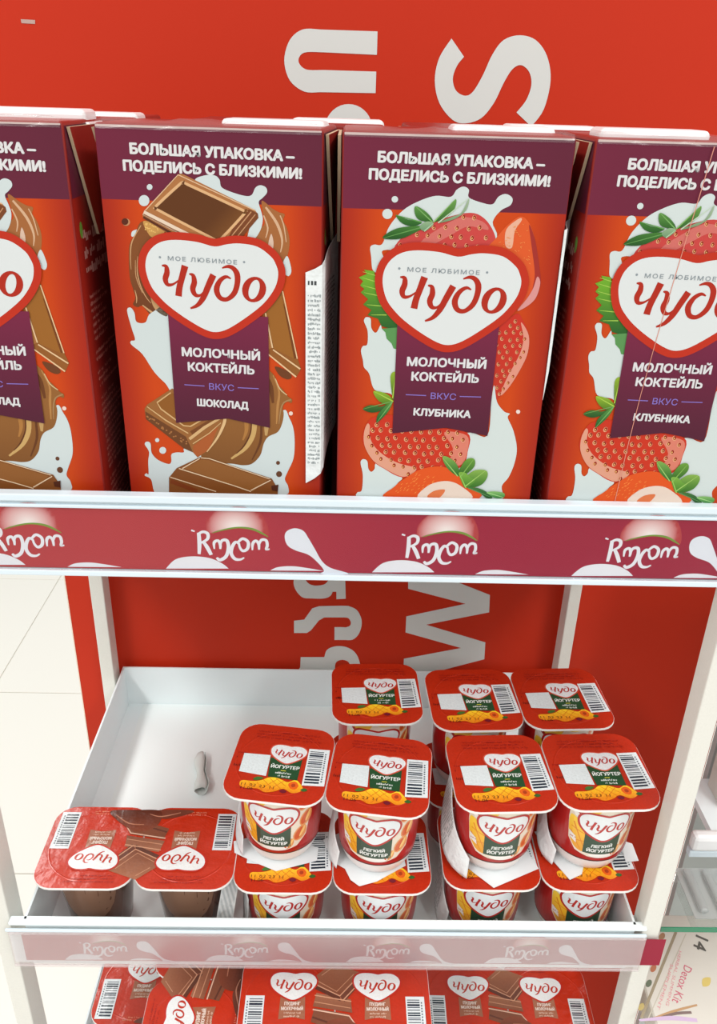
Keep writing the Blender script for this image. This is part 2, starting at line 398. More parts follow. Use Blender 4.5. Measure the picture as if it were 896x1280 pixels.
    for (x0, y0, x1, y1) in ((270, 160, 150, 125), (270, 210, 145, 172), (280, 270, 150, 235), (290, 320, 160, 292), (310, 400, 180, 388), (340, 470, 215, 470)): a.stroke(t((x0, y0, 9), (x1, y1, 3)), (168, 206, 84), 7, 1)
    a.poly(t((300, 580), (430, 570), (425, 745), (395, 738), (380, 700), (340, 660), (330, 610)), (92, 150, 84), 7)
    leaf(a, t((388, 1135), (370, 960), (412, 925), (415, 1010), (400, 1130)), (70, 110, 30), (150, 180, 50), 11)
    tf = Tr(P3, 440, 500, 7.467)
    bb = sm(tf((105, 400), (105, 300), (140, 215), (200, 160), (380, 140), (700, 240), (1070, 300), (1078, 480), (1020, 620), (800, 700), (480, 722), (300, 640), (190, 560)))
    a.poly(bb, grad((178, 38, 22), (206, 52, 28), 20, 42), 6, step=3)
    a.poly(sm(tf((118, 430), (110, 310), (140, 222), (165, 240), (165, 340), (215, 440), (320, 530), (440, 590), (600, 640), (480, 715), (300, 635), (190, 555))), (226, 160, 134), 7)
    a.poly(sm(tf((860, 300), (1070, 330), (1075, 480), (1020, 600), (900, 600), (940, 450))), (222, 128, 108), 7)
    fill_seeds(a, bb, 4.3, 1.0, 8)
    leaf(a, t((392, 1160), (340, 1100), (235, 1078), (270, 1150), (340, 1186)), (84, 128, 30), (150, 184, 52), 12)
    leaf(a, t((385, 1160), (300, 1200), (210, 1190), (150, 1222), (220, 1250), (300, 1230)), (34, 84, 34), (84, 132, 56), 11)
    leaf(a, t((385, 1165), (330, 1200), (270, 1265), (260, 1330), (310, 1290), (360, 1230)), (30, 90, 40), (92, 150, 70), 13)
    a.poly(sm(tf((80, 595), (85, 562), (110, 550), (142, 570), (152, 640), (180, 668), (210, 640), (215, 600), (250, 600), (460, 712), (420, 780), (350, 900), (60, 900), (50, 860), (90, 840), (100, 700))), milk, 5)
    tg = Tr(P3, 550, 480, 6.892)
    a.poly(sm(tg((465, 10), (488, 150), (550, 235), (598, 255), (582, 290), (630, 400), (660, 550), (640, 680), (590, 800), (530, 880), (520, 1000), (200, 1000), (100, 640), (235, 420), (405, 445), (440, 150))), milk, 5)
    a.poly(tg(*ell(671, 238, 18, 18, 0, 12)), (240, 220, 210), 5)
    sb = sm(tf((330, 920), (400, 800), (500, 722), (640, 642), (840, 618), (1000, 700), (1180, 920)))
    a.poly(sb, grad((214, 66, 24), (228, 86, 26), 5, 20), 12, step=3)
    for _ in range(50):
        q = (random.uniform(400, 760), random.uniform(680, 880))
        if inside(tf(q)[0], offset(sb, -1)): a.stroke(tf((q[0], q[1], 6), (q[0]+18, q[1]-12, 2)), (250, 150, 70), 13, 1)
    a.poly(sm(tf((630, 920), (700, 800), (860, 752), (1000, 790), (1110, 920))), (236, 214, 198), 14)
    a.poly(sm(tf((700, 900), (760, 845), (860, 830), (850, 870), (800, 910))), (226, 120, 70), 15)
    for pts, c0, c1 in ((((150, 790), (60, 720), (18, 628), (60, 622), (130, 672), (165, 745)), (40, 104, 36), (132, 176, 84)),
                        (((170, 800), (165, 735), (225, 645), (290, 640), (296, 700), (240, 760)), (44, 96, 30), (110, 160, 60)),
                        (((210, 880), (230, 790), (300, 738), (392, 740), (406, 790), (365, 855), (290, 885)), (52, 110, 34), (140, 180, 80)),
                        (((220, 890), (180, 830), (160, 760), (215, 760), (260, 800), (300, 830)), (70, 130, 40), (130, 180, 70)),
                        (((240, 890), (320, 890), (400, 925), (450, 975), (400, 978), (320, 920)), (30, 84, 34), (70, 120, 60)),
                        (((400, 930), (470, 920), (548, 935), (545, 972), (470, 975)), (60, 130, 60), (140, 190, 110))):
        leaf(a, tg(*pts), c0, c1, 16)
    return a
def art_chocolate():
    a = Art(); milk = (212, 222, 222); dk = (92, 46, 22); mid = (146, 88, 44); lt = (196, 146, 92); cr = (232, 204, 172)
    A = Tr(P2, 155, 205, 3.896); C = Tr(P2, 150, 250, 8.53); D = Tr(P2, 310, 350, 8.145); B = Tr(P2, 260, 460, 6.89); E = Tr(P2, 160, 460, 6.89); G = Tr(P2, 110, 380, 2.715)
    # right upper wave
    a.poly(sm(A((672, 178), (720, 215), (755, 235), (782, 245), (775, 275), (792, 310), (806, 370), (800, 430), (780, 480), (730, 450), (640, 380), (600, 330), (680, 300), (675, 230))), grad(dk, (168, 104, 56), 122, 146), 3, step=3)
    for s in ([(690, 210, 10), (745, 290, 14), (770, 370, 10), (762, 430, 4)], [(680, 250, 6), (700, 310, 8), (690, 360, 4)], [(760, 250, 5), (778, 300, 6), (790, 380, 4)]): a.stroke(A(*s), (218, 176, 140), 4)
    a.poly(sm(A((702, 400), (716, 340), (728, 380), (722, 420))), (222, 190, 168), 4)
    a.poly(sm(A((795, 448), (815, 515), (803, 545), (782, 532), (772, 490))), milk, 3)
    # left stream
    a.poly(sm(C((245, 225), (160, 370), (105, 470), (95, 620), (105, 820), (140, 950), (165, 1040), (140, 1112), (190, 1142), (240, 1130), (330, 1230), (420, 1300), (520, 1300), (520, 1160), (420, 1080), (360, 980), (320, 800), (320, 500), (480, 340))), grad((92, 46, 22), (134, 78, 38), 100, 140), 3, step=3)
    for s in ([(225, 270, 8), (130, 440, 12), (112, 600, 10), (120, 740, 5)], [(190, 600, 6), (185, 760, 12), (215, 900, 12), (270, 1020, 10), (330, 1100, 6)], [(165, 640, 5), (172, 820, 8), (240, 990, 6)], [(240, 1120, 12), (330, 1190, 22), (420, 1250, 22), (500, 1275, 14)], [(160, 960, 6), (178, 1040, 12), (176, 1100, 6)]):
        a.stroke(C(*s), (206, 158, 112), 4)
    a.poly(sm(C((330, 1010), (400, 1060), (500, 1150), (500, 1240), (400, 1190), (345, 1110))), (196, 152, 104), 4)
    a.poly(sm(C((250, 225), (330, 240), (480, 330), (350, 400), (270, 300))), (204, 152, 82), 4)
    for _ in range(30):
        q = (random.uniform(265, 440), random.uniform(240, 350)); a.poly(C(*ell(q[0], q[1], 8, 8, 0, 6)), (236, 190, 110), 5)
    a.poly(sm(C((120, 370), (130, 335), (165, 318), (200, 316), (160, 375), (130, 392))), milk, 2)
    a.poly(C(*ell(66, 236, 42, 40, 0, 14)), (196, 140, 96), 3); a.poly(C(*ell(54, 230, 36, 36, 0, 14)), (92, 40, 20), 4)
    # milk behind top block
    a.poly(sm(A((345, 82), (390, 56), (440, 55), (465, 75), (475, 112), (520, 135), (590, 155), (622, 150), (640, 115), (665, 103), (692, 115), (696, 140), (675, 165), (656, 185), (668, 230), (676, 270), (665, 320), (635, 365), (600, 372), (600, 250), (400, 160))), milk, 5)
    for x, y, r in ((125, 112, 14), (98, 178, 26)): a.poly(A(*ell(x, y, r, r*1.05, 0, 16)), milk, 3)
    # top block
    a.poly(A((94, 264), (90, 246), (105, 224), (258, 56), (272, 47), (290, 50), (636, 222), (650, 240), (640, 270), (560, 372), (430, 410), (250, 360)), (178, 116, 66), 6)
    a.poly(A((560, 250), (610, 220), (652, 240), (655, 262), (560, 374), (500, 374)), (124, 68, 34), 7)
    for s in ([(620, 232, 5), (510, 368, 5)], [(640, 245, 4), (540, 368, 4)]): a.stroke(A(*s), (206, 152, 108), 8, 1)
    q = sm(A((150, 210), (160, 192), (265, 95), (285, 86), (310, 92), (580, 218), (596, 232), (588, 250), (480, 366), (455, 376), (430, 368), (165, 230)), True, 3)
    a.poly(q, (226, 178, 128), 7); q2 = offset(q, -1.1)
    a.poly(q2, lambda u, v: tuple(x+(y-x)*min(1, max(0, (u-v+112)/44)) for x, y in zip((98, 54, 20), (196, 134, 68))), 8, step=2)
    a.stroke(A((104, 226, 5), (264, 52, 5), (640, 226, 5)), (232, 190, 150), 8, 1)
    a.stroke(A((96, 236, 22), (240, 310, 24), (400, 388, 20)), (236, 212, 188), 8, 1); a.stroke(A((96, 244, 6), (240, 318, 6), (400, 396, 6)), (150, 100, 66), 9, 1)
    a.stroke(A((95, 258, 10), (230, 335, 12)), (90, 44, 22), 9, 1)
    # right tablet
    a.poly(D((150, 760), (150, 320), (330, 110), (355, 100), (505, 800), (540, 905), (490, 990), (180, 740)), (150, 92, 40), 4)
    a.poly(D((185, 330), (340, 150), (470, 800), (265, 700)), grad((196, 146, 84), (158, 100, 38), 70, 102), 5, step=3)
    a.poly(D((160, 400), (180, 340), (240, 690), (170, 730)), (176, 116, 60), 5)
    a.poly(D((360, 240), (400, 330), (500, 790), (470, 800)), (118, 64, 24), 6)
    for s in ([(178, 335, 14), (250, 690, 14)], [(352, 112, 12), (502, 800, 12)], [(255, 708, 14), (532, 905, 16)], [(186, 738, 14), (490, 985, 16)]): a.stroke(D(*s), (234, 196, 150), 7, 1)
    a.poly(sm(D((275, 880), (400, 925), (445, 985), (400, 1010), (320, 970))), (112, 62, 30), 4)
    # lower milk, pour
    a.poly(sm(B((645, 365), (700, 430), (735, 520), (746, 640), (735, 780), (682, 900), (662, 960), (690, 1020), (672, 1090), (450, 1090), (100, 900), (200, 780), (480, 600))), milk, 4)
    a.poly(sm(B((440, 0), (560, 50), (600, 140), (640, 180), (690, 245), (724, 270), (716, 300), (680, 288), (645, 330), (652, 400), (637, 480), (600, 550), (520, 590), (480, 650), (450, 750), (380, 822), (300, 836), (200, 822), (-60, 800), (-60, 600), (100, 420), (300, 300))), grad((104, 60, 24), (150, 98, 48), 14, 74), 5, step=3)
    for s, c in (([(490, 150, 16), (500, 300, 40), (505, 450, 50), (500, 580, 20)], (196, 156, 100)), ([(560, 60, 10), (612, 200, 16), (600, 330, 22), (590, 480, 10)], (186, 132, 74)), ([(580, 90, 8), (620, 180, 10), (680, 232, 8)], (216, 186, 140)), ([(716, 270, 16), (650, 300, 12), (622, 380, 12), (612, 480, 6)], (170, 130, 86)),
                 ([(400, 455, 50), (385, 580, 44), (320, 690, 34), (200, 780, 16)], (206, 166, 104)), ([(375, 440, 10), (365, 560, 12), (310, 670, 12), (245, 735, 6)], (96, 52, 24)), ([(330, 440, 40), (330, 540, 30), (300, 620, 12)], (178, 122, 62)), ([(460, 500, 20), (450, 640, 20), (380, 790, 10)], (104, 58, 26)),
                 ([(500, 60, 20), (540, 160, 40), (560, 300, 20)], (110, 62, 28))): a.stroke(B(*s), c, 6)
    for x, y, r in ((603, 815, 17), (612, 912, 26)): a.poly(B(*ell(x, y, r, r, 0, 12)), (104, 62, 38), 6)
    a.poly(B(*ell(713, 390, 18, 18, 0, 12)), (240, 214, 200), 5)
    # lower left milk and block
    a.poly(sm(G((133, 22), (145, 12), (158, 30), (165, 60), (195, 62), (215, 30), (290, 20), (300, 300), (262, 268), (225, 230), (185, 170), (148, 138), (146, 125), (160, 120), (148, 80))), milk, 4)
    a.poly(sm(E((145, 655), (165, 632), (195, 650), (205, 730), (260, 790), (350, 825), (374, 800), (375, 742), (420, 725), (480, 725), (490, 690), (620, 720), (600, 860), (420, 960), (380, 1080), (240, 1080), (200, 960), (145, 925), (160, 905), (178, 910), (175, 800), (182, 720))), milk, 5)
    for x, y, r in ((252, 620, 18), (300, 708, 30)): a.poly(E(*ell(x, y, r, r, 0, 12)), milk, 4)
    a.poly(E((143, 350), (165, 315), (380, 175), (830, 380), (835, 450), (700, 700), (600, 770), (560, 725), (480, 690), (156, 440)), (158, 102, 52), 6)
    a.poly(E((150, 372), (500, 590), (560, 725), (480, 690), (156, 440)), (112, 66, 32), 7)
    for _ in range(26):
        x = random.uniform(165, 520); y = 395+(x-150)*.67+random.uniform(-8, 30); a.poly(E(*ell(x, y, 9, 6, 0, 6)), (176, 116, 66), 8)
    a.poly(E((560, 670), (780, 500), (700, 700), (600, 765), (565, 725)), (176, 92, 44), 7)
    a.poly(E((252, 300), (380, 215), (790, 385), (545, 492), (480, 495), (272, 345)), grad((176, 118, 52), (146, 90, 34), 46, 62), 8, step=3)
    for s in ([(370, 210, 10), (252, 295, 12), (285, 350, 12), (480, 494, 12), (540, 500, 12), (740, 385, 10)], [(165, 330, 8), (330, 450, 12), (520, 560, 10)], [(530, 610, 26), (660, 510, 26), (810, 420, 18)], [(560, 650, 8), (700, 560, 8), (800, 470, 6)]): a.stroke(E(*s), (218, 176, 122), 9, 1)
    a.stroke(E((548, 560, 40), (640, 500, 34), (780, 410, 20)), (122, 70, 32), 9, 1)
    a.stroke(E((835, 395, 26), (830, 470, 26), (770, 600, 18), (680, 720, 8)), (226, 186, 134), 10)
    # bottom block
    a.poly(E((355, 940), (420, 860), (620, 765), (690, 768), (1240, 950), (1290, 1040), (1290, 1110), (355, 1100)), (134, 78, 34), 11)
    a.poly(E((480, 860), (630, 785), (700, 790), (1200, 958), (1080, 1060), (960, 1030)), grad((186, 128, 66), (150, 94, 44), 3, 24), 12, step=3)
    for s in ([(630, 770, 8), (700, 776, 8), (1220, 952, 7)], [(440, 862, 9), (900, 1005, 9), (1060, 1060, 9)], [(365, 936, 8), (760, 1060, 8)], [(1230, 962, 8), (1060, 1050, 10)], [(620, 775, 7), (470, 862, 9)]): a.stroke(E(*s), (238, 208, 172), 13, 1)
    a.stroke(E((370, 970, 40), (600, 1060, 40)), (128, 60, 24), 12, 1)
    a.poly(E((1235, 1010), (1296, 1000), (1290, 1060), (1240, 1050)), (84, 40, 22), 13)
    return a
def art_logo_carton(straw):
    a = Art()
    if straw:
        q = Tr(P3, 0, 0, 1)((563, 373))[0]; put_logo(a, q[0], q[1]-.2, HW*1.03, 19)
    else: put_logo(a, hcx, hcy, HW, 19)
    return a

# ------------------------------------------------------------------ cartons
def carton_body_mesh():
    bm = bx(bmesh.new(), 0, CW, 0, CDp, 0, CH, 1.6, 3)
    for v in bm.verts:      # slightly pillowed flanks
        pass
    return new_mesh('carton_body', bm, False)
BODY = carton_body_mesh()
def side_art():
    a = Art(); c = (214, 132, 120)
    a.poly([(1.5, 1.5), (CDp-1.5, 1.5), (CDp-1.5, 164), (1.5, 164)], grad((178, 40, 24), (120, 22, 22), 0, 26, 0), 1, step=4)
    a.poly([(1.5, 164), (CDp-1.5, 164), (CDp-1.5, CH-1.5), (1.5, CH-1.5)], (104, 32, 54), 1)
    for k in range(3): a.micro(10, 50, 146-k*7, 4.6, (222, 170, 160), 2, fill=.9, pitch=2.2)
    y = 122
    while y > 8:
        a.micro(10+random.uniform(0, 1), random.uniform(30, 54), y, 1.7, c, 2, fill=.86); y -= 3.1 if random.random() > .12 else 6
    a.poly(ell(9, 151, 2.2, 3.4, 0, 12), (110, 160, 60), 2)
    e = ell(34, 178, 6, 10, 0, 24); a.poly(e, (36, 26, 30), 3); a.poly(ell(34, 178, 4.8, 8.6, 0, 24), (206, 120, 110), 4)
    a.micro(31, 37, 180, 2.6, (36, 26, 30), 5); a.micro(31, 37, 174, 2.6, (36, 26, 30), 5)
    return a
def front(u, v, h): return Vector((u, -h, v))
def right(u, v, h): return Vector((CW+h, u, v))
def left(u, v, h): return Vector((-h, CDp-u, v))
def left_m(u, v, h): return Vector((-h, u, v))
def flap_mesh(name, sgn):
    """folded ear glued down on the flank, a thin card triangle"""
    bm = bmesh.new(); t = 1.3; x0 = CW+.5 if sgn > 0 else -.5; x1 = x0+sgn*t
    pts = [(3, CH-2), (CDp-3, CH-2), (CDp/2+4, CH-44), (CDp/2-1, CH-46)]
    A = [bm.verts.new((x0, p[0], p[1])) for p in pts]; B = [bm.verts.new((x1, p[0], p[1])) for p in pts]
    bm.faces.new(B); bm.faces.new(A[::-1])
    for i in range(4): f = bm.faces.new((A[i], A[(i+1) % 4], B[(i+1) % 4], B[i])); f.material_index = 1
    bmesh.ops.recalc_face_normals(bm, faces=bm.faces[:])
    me = new_mesh(name, bm); me.materials.append(M['cardboard']); me.materials.append(M['raw']); return me
FLAP_R, FLAP_L = flap_mesh('side_flap', 1), flap_mesh('side_flap', -1)
def cap_mesh():
    bm = bx(bmesh.new(), -22, 22, -10, 10, 0, 6.2, 2.2, 3); bx(bm, -24, 24, -12, 12, -.2, 1.4, .5, 1)
    return new_mesh('cap', bm)
CAP = cap_mesh()
def add_cap(par, x, y, rz=0, dz=0):
    o = link('cap', CAP, M['cap'], par); o.location = (x*S, y*S, (CH+dz)*S); o.rotation_euler = (0, 0, math.radians(rz)); return o
def make_carton(label, x, y, rz, straw, group, capx, capy):
    t = thing('milkshake_carton', label, 'carton', (x, y, ZB), rz, group)
    link('body', BODY, M['cardboard'], t)
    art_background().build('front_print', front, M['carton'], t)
    art_slogan().build('slogan', front, M['carton'], t, label='white slogan lettering on the plum band')
    (art_strawberry() if straw else art_chocolate()).build('fruit_picture' if straw else 'chocolate_picture', front, M['carton'], t, label='printed strawberries and milk splash' if straw else 'printed chocolate pieces and milk splash')
    art_ribbon('КЛУБНИКА' if straw else 'ШОКОЛАД').build('flavour_ribbon', front, M['carton'], t, label='plum ribbon with white lettering')
    art_logo_carton(straw).build('heart_logo', front, M['carton'], t, label='white heart logo with red lettering')
    side_art().build('side_print', right, M['carton'], t); link('side_flap', FLAP_R, None, t)
    side_art().build('side_print', left_m, M['carton'], t); link('side_flap', FLAP_L, None, t)
    add_cap(t, capx, capy, 0, -4.2); return t
GC = 'milkshake cartons in the front row'
choc = make_carton('chocolate milkshake carton second from left, white sticker wrapped round its right edge', -100.3, 366, c2ang, False, GC, 67, 37)
straw = make_carton('strawberry milkshake carton in the middle, right of the chocolate one with the sticker', -2.2, 357, 0, True, GC, 68, 43)
choc1 = dup(choc, (-201.6, 360, ZB), .5, 'chocolate milkshake carton at the left edge, cut by the picture', GC)
straw2 = dup(straw, (96.2, 357, ZB), -.6, 'strawberry milkshake carton at the right edge, with a film seam across it', GC)
for o in (choc1, straw2):
    for ch in [c for c in bpy.data.objects if c.parent == o and c.name.startswith('cap')]:
        if o is choc1: ch.location = (68.5*S, 45*S, (CH-2.6)*S)
        else: ch.location = (25.5*S, 18*S, (CH-3)*S)
# stickers on the flanks
def sticker(par, name, path, zt0, zt1, zb0, zb1, label):
    """paper label bent round the right front edge; path: (x, y) stations along it; top/bottom heights run linearly"""
    bm = bmesh.new(); cl = bm.verts.layers.float_color.new('Col'); rows = []; n = len(path)
    for i, (x, y) in enumerate(path):
        t = i/(n-1); a, b = zt0+(zt1-zt0)*t, zb0+(zb1-zb0)*t; col = []
        for k in range(13):
            v = bm.verts.new((x, y, b+(a-b)*k/12)); v[cl] = L((222, 226, 226)); col.append(v)
        rows.append(col)
    for i in range(n-1):
        for k in range(12): bm.faces.new((rows[i][k], rows[i+1][k], rows[i+1][k+1], rows[i][k+1]))
    me = new_mesh(name, bm); o = link(name, me, M['paper_crinkled'], par, label); md = o.modifiers.new('thickness', 'SOLIDIFY'); md.thickness = .0002; md.offset = 1; return o
p = [(CW-7, -.9), (CW-3, -.9), (CW-.2, -.7), (CW+.8, .8), (CW+.9, 6), (CW+1.3, 14), (CW+2.2, 24), (CW+3.6, 33)]
sticker(choc, 'sticker', p, 138, 150, 42, 60, 'white paper sticker with fine grey print')
a = Art(); y = 128
while y > 50:
    a.micro(CW-6, CW-.8, y, 1.2, (138, 146, 148), 1, fill=.9, pitch=.55); y -= 2.0
a.micro(CW-6, CW-.6, 133, 2.4, (60, 64, 66), 1)
a.build('sticker_print', lambda u, v, h: Vector((u, -1.15-h, v)), M['paper'], choc)
a = Art(); y = 132
while y > 62:
    a.micro(2, 26, y, 1.2, (110, 116, 120), 1, fill=.9, pitch=.6); y -= 2.0
a.build('sticker_print', lambda u, v, h: Vector((CW+1.35+.0024*u*u+h, u, v)), M['paper'], choc)
p = [(CW-.6, -.8), (CW+.5, -.4), (CW+.9, 3), (CW+1.6, 8), (CW+3.2, 14), (CW+6, 19)]
sticker(straw, 'sticker', p, 158, 160, 86, 150, 'white paper sticker curling off the flank')
# film seam on the right-hand strawberry carton
a = Art(); q = Tr(P3, 0, 0, 1)((880-310, 165), (795-300, 625)); a.stroke([(46, CH-2, .35), (35, 90, .3), (30.5, 2, .35)], (226, 150, 130), 24, 4)
a.build('film_seam', front, M['carton'], straw2, label='thin film seam line')
def film_edge(par):
    """rim of clear shrink film standing proud of the carton top"""
    bm = bmesh.new(); n = 24; A = []; B = []; Cc = []
    for i in range(n+1):
        x = 1+(CW-2)*i/n; A.append(bm.verts.new((x, -.4, CH-2.2))); B.append(bm.verts.new((x, .4+.5*math.sin(i*1.3), CH+1.0+.7*math.sin(i*.9)+.5*math.sin(i*2.3)))); Cc.append(bm.verts.new((x, 8+math.sin(i), CH+1.6+.6*math.sin(i*.7))))
    for i in range(n):
        bm.faces.new((A[i], A[i+1], B[i+1], B[i])); bm.faces.new((B[i], B[i+1], Cc[i+1], Cc[i]))
    return link('shrink_film', new_mesh('shrink_film', bm, True), M['film'], par)
for o in (choc, straw, choc1, straw2): film_edge(o)
# row behind, of which the caps and flaps show in the gaps
bw = []
for x, y, lab in ((-190, 432, 'carton in the second row behind the left chocolate carton'), (-74, 432, 'carton in the second row seen in the gap between chocolate and strawberry cartons'), (28, 430, 'carton in the second row behind the gap right of the middle strawberry carton')):
    t = thing('milkshake_carton', lab, 'carton', (x, y, ZB), 0, 'milkshake cartons in the second row'); link('body', BODY, M['cardboard'], t)
    link('side_flap', FLAP_R, None, t); link('side_flap', FLAP_L, None, t); add_cap(t, 69, 16, 0, -4.5); bw.append(t)

# ------------------------------------------------------------------ rack
rack = thing('display_rack', 'white metal display rack with red printed back board and three shelves', 'display rack', (0, 480, -FLOOR))
def rbox(name, *a, mt='metal', bev=0, par=None, label=None):
    x0, x1, y0, y1, z0, z1 = a; bm = bx(bmesh.new(), x0, x1, y0-480, y1-480, z0+FLOOR, z1+FLOOR, bev)
    return link(name, new_mesh(name, bm), M[mt] if isinstance(mt, str) else mt, par or rack, label)
for x0, x1, y0, y1 in ((-208, -197, 354, 372), (191.5, 202.5, 352, 367), (-202, -191, 588, 605), (188.3, 198, 588, 605)):
    rbox('post', x0, x1, y0, y1, -FLOOR, -209.5, mt='post', bev=.8)
# upper shelf
US = rbox('upper_shelf', -262, 262, 356, 606, -209, -205.2)
rbox('front_lip', -262, 262, 350.2, 356, -171, -167.4, mt='lip', bev=.6, par=US); rbox('front_lip', -262, 262, 352.5, 355.8, -209.6, -171, mt='metal', par=US)
rbox('lip_rail', -262, 262, 350.4, 352.4, -174.2, -172.6, mt='lip', bev=.4, par=US); rbox('lip_rail', -262, 262, 349.6, 352.4, -210, -207, mt='lip', bev=.6, par=US)
# trays
def tray(name, x0, x1, y0, y1, z0, z1, lipx0, lipx1):
    t = 1.4; bot = rbox(name, x0, x1, y0, y1, z0-t, z0)
    rbox('side_wall', x0, x0+t, y0, y1, z0, z1, par=bot); rbox('side_wall', x1-t, x1, y0, y1, z0, z1, par=bot)
    rbox('back_wall', x0+t, x1-t, y1-t, y1, z0, z1, par=bot); rbox('front_wall', x0+t, x1-t, y0, y0+t, z0, z1-.6, par=bot)
    rbox('front_lip', lipx0, lipx1, y0-3.2, y0+2.2, z1-2.2, z1, mt='metal', bev=.5, par=bot)
    return bot
T2 = tray('middle_tray', -188, 187.5, 353.6, 606.5, -495, -455.4, -196.5, 193.6)
rbox('lip_rail', -198.5, 193.6, 348.6, 350.4, -461.2, -459.4, mt='lip', bev=.5, par=T2)
T3 = tray('lower_tray', -187.5, 187.5, 300, 606.5, -654.6, -640, -188, 188)
box('shelf_liner', -173, 185.5, 357, 604, -494.9, -494.5, mat('liner_paper', (240, 248, 248), .4), None); top(bpy.data.objects['shelf_liner'], 'white paper liner lying on the floor of the middle tray', 'liner')  # thin pale sheet painting the strongly lit part of the tray floor

# ---- back board, with its printed letters
BY = 612.0
PB = Plane((0, BY, 0), (1, 0, 0), (0, 0, 1))
bb = rbox('back_board', -229.5, 352, BY, BY+5, -1450, 330, mt=mat('board_core', (196, 49, 24), .5, spec=.2)); bb['label'] = 'tall red printed back board'
rbox('board_edge', -230.4, -229.5, BY-.2, BY+5.2, -1450, 330, mt='panel_edge', par=bb)
def letter(pts, col, lvl, holes=()):
    a = Art(); a.poly(pts, col, lvl, holes); return a.build('letter' if col == wb else 'scuff_mark', lambda u, v, h: Vector((u, BY-480-.2-h, v+FLOOR)), M['board'], bb, label='large pale letter printed sideways' if col == wb else 'small scuff')
arts = []; wb = (214, 216, 212)
t = Tr(PB, 340, 20, 2.489)
o_ = sm(t((150, 42), (95, 42), (55, 75), (38, 138), (55, 200), (100, 235), (150, 237)), False); letter(o_+t((322, 240), (324, 173))+sm(t((160, 168), (105, 166), (82, 140), (100, 114), (160, 113)), False)+t((326, 121), (328, 48)), wb, 1)
letter(t(*ell(238, 352, 74, 78, 0, 36)), wb, 1)
s_out = sm(t((558, 70, 0), (520, 130, 0), (506, 200, 0), (520, 270, 0), (560, 322, 0), (600, 334, 0), (650, 318, 0), (690, 270, 0), (722, 205, 0), (748, 165, 0), (775, 153, 0), (800, 175, 0), (806, 215, 0), (790, 262, 0), (760, 300, 0)), False)
s_in = sm(t((806, 344, 0), (845, 290, 0), (866, 200, 0), (855, 125, 0), (820, 75, 0), (770, 60, 0), (720, 75, 0), (685, 120, 0), (655, 185, 0), (625, 235, 0), (600, 248, 0), (572, 232, 0), (562, 195, 0), (575, 155, 0), (597, 127, 0)), False)
letter([p[:2] for p in s_out+s_in], wb, 1)
t = Tr(PB, 340, 700, 2.987)
W2 = t((508, 40), (640, 62), (813, 130), (810, 195), (575, 241), (796, 307), (792, 370), (580, 425), (490, 425), (492, 368), (705, 328), (498, 270), (501, 210), (722, 163), (508, 107)); letter(W2, wb, 1)
q = sm(t((150, 30), (105, 35), (82, 70), (85, 105), (112, 138), (150, 143), (195, 143), (218, 133), (226, 118)), False); letter(q+t((240, 118), (240, 146), (275, 144), (272, 30), (225, 30))+sm(t((222, 55), (205, 82), (190, 92), (160, 95), (138, 88), (125, 72), (132, 55)), False)+t((175, 64), (172, 30)), wb, 1)
q = t((82, 272), (82, 226), (120, 222), (150, 180), (175, 172), (260, 170))+sm(t((285, 171), (315, 185), (332, 215), (334, 245), (322, 278), (300, 297), (270, 298)), False)+t((233, 298), (233, 250), (260, 250))+sm(t((275, 251), (290, 245), (294, 232), (285, 217), (270, 214)), False)+t((195, 214), (175, 225), (145, 262), (130, 272)); letter(q, wb, 1)
q = sm(t((195, 362), (205, 335), (235, 322), (275, 324), (310, 345), (328, 385), (330, 430), (325, 470)), False)+t((90, 470), (85, 430), (105, 400), (107, 362)); letter(q, wb, 1, holes=[sm(t((235, 400), (240, 380), (262, 372), (285, 380), (292, 400), (285, 415), (262, 420), (240, 415)), True, 3)])
letter(Tr(PB, 0, 0, 1)((26, 24), (44, 25), (44, 30), (27, 29)), (190, 160, 150), 1)

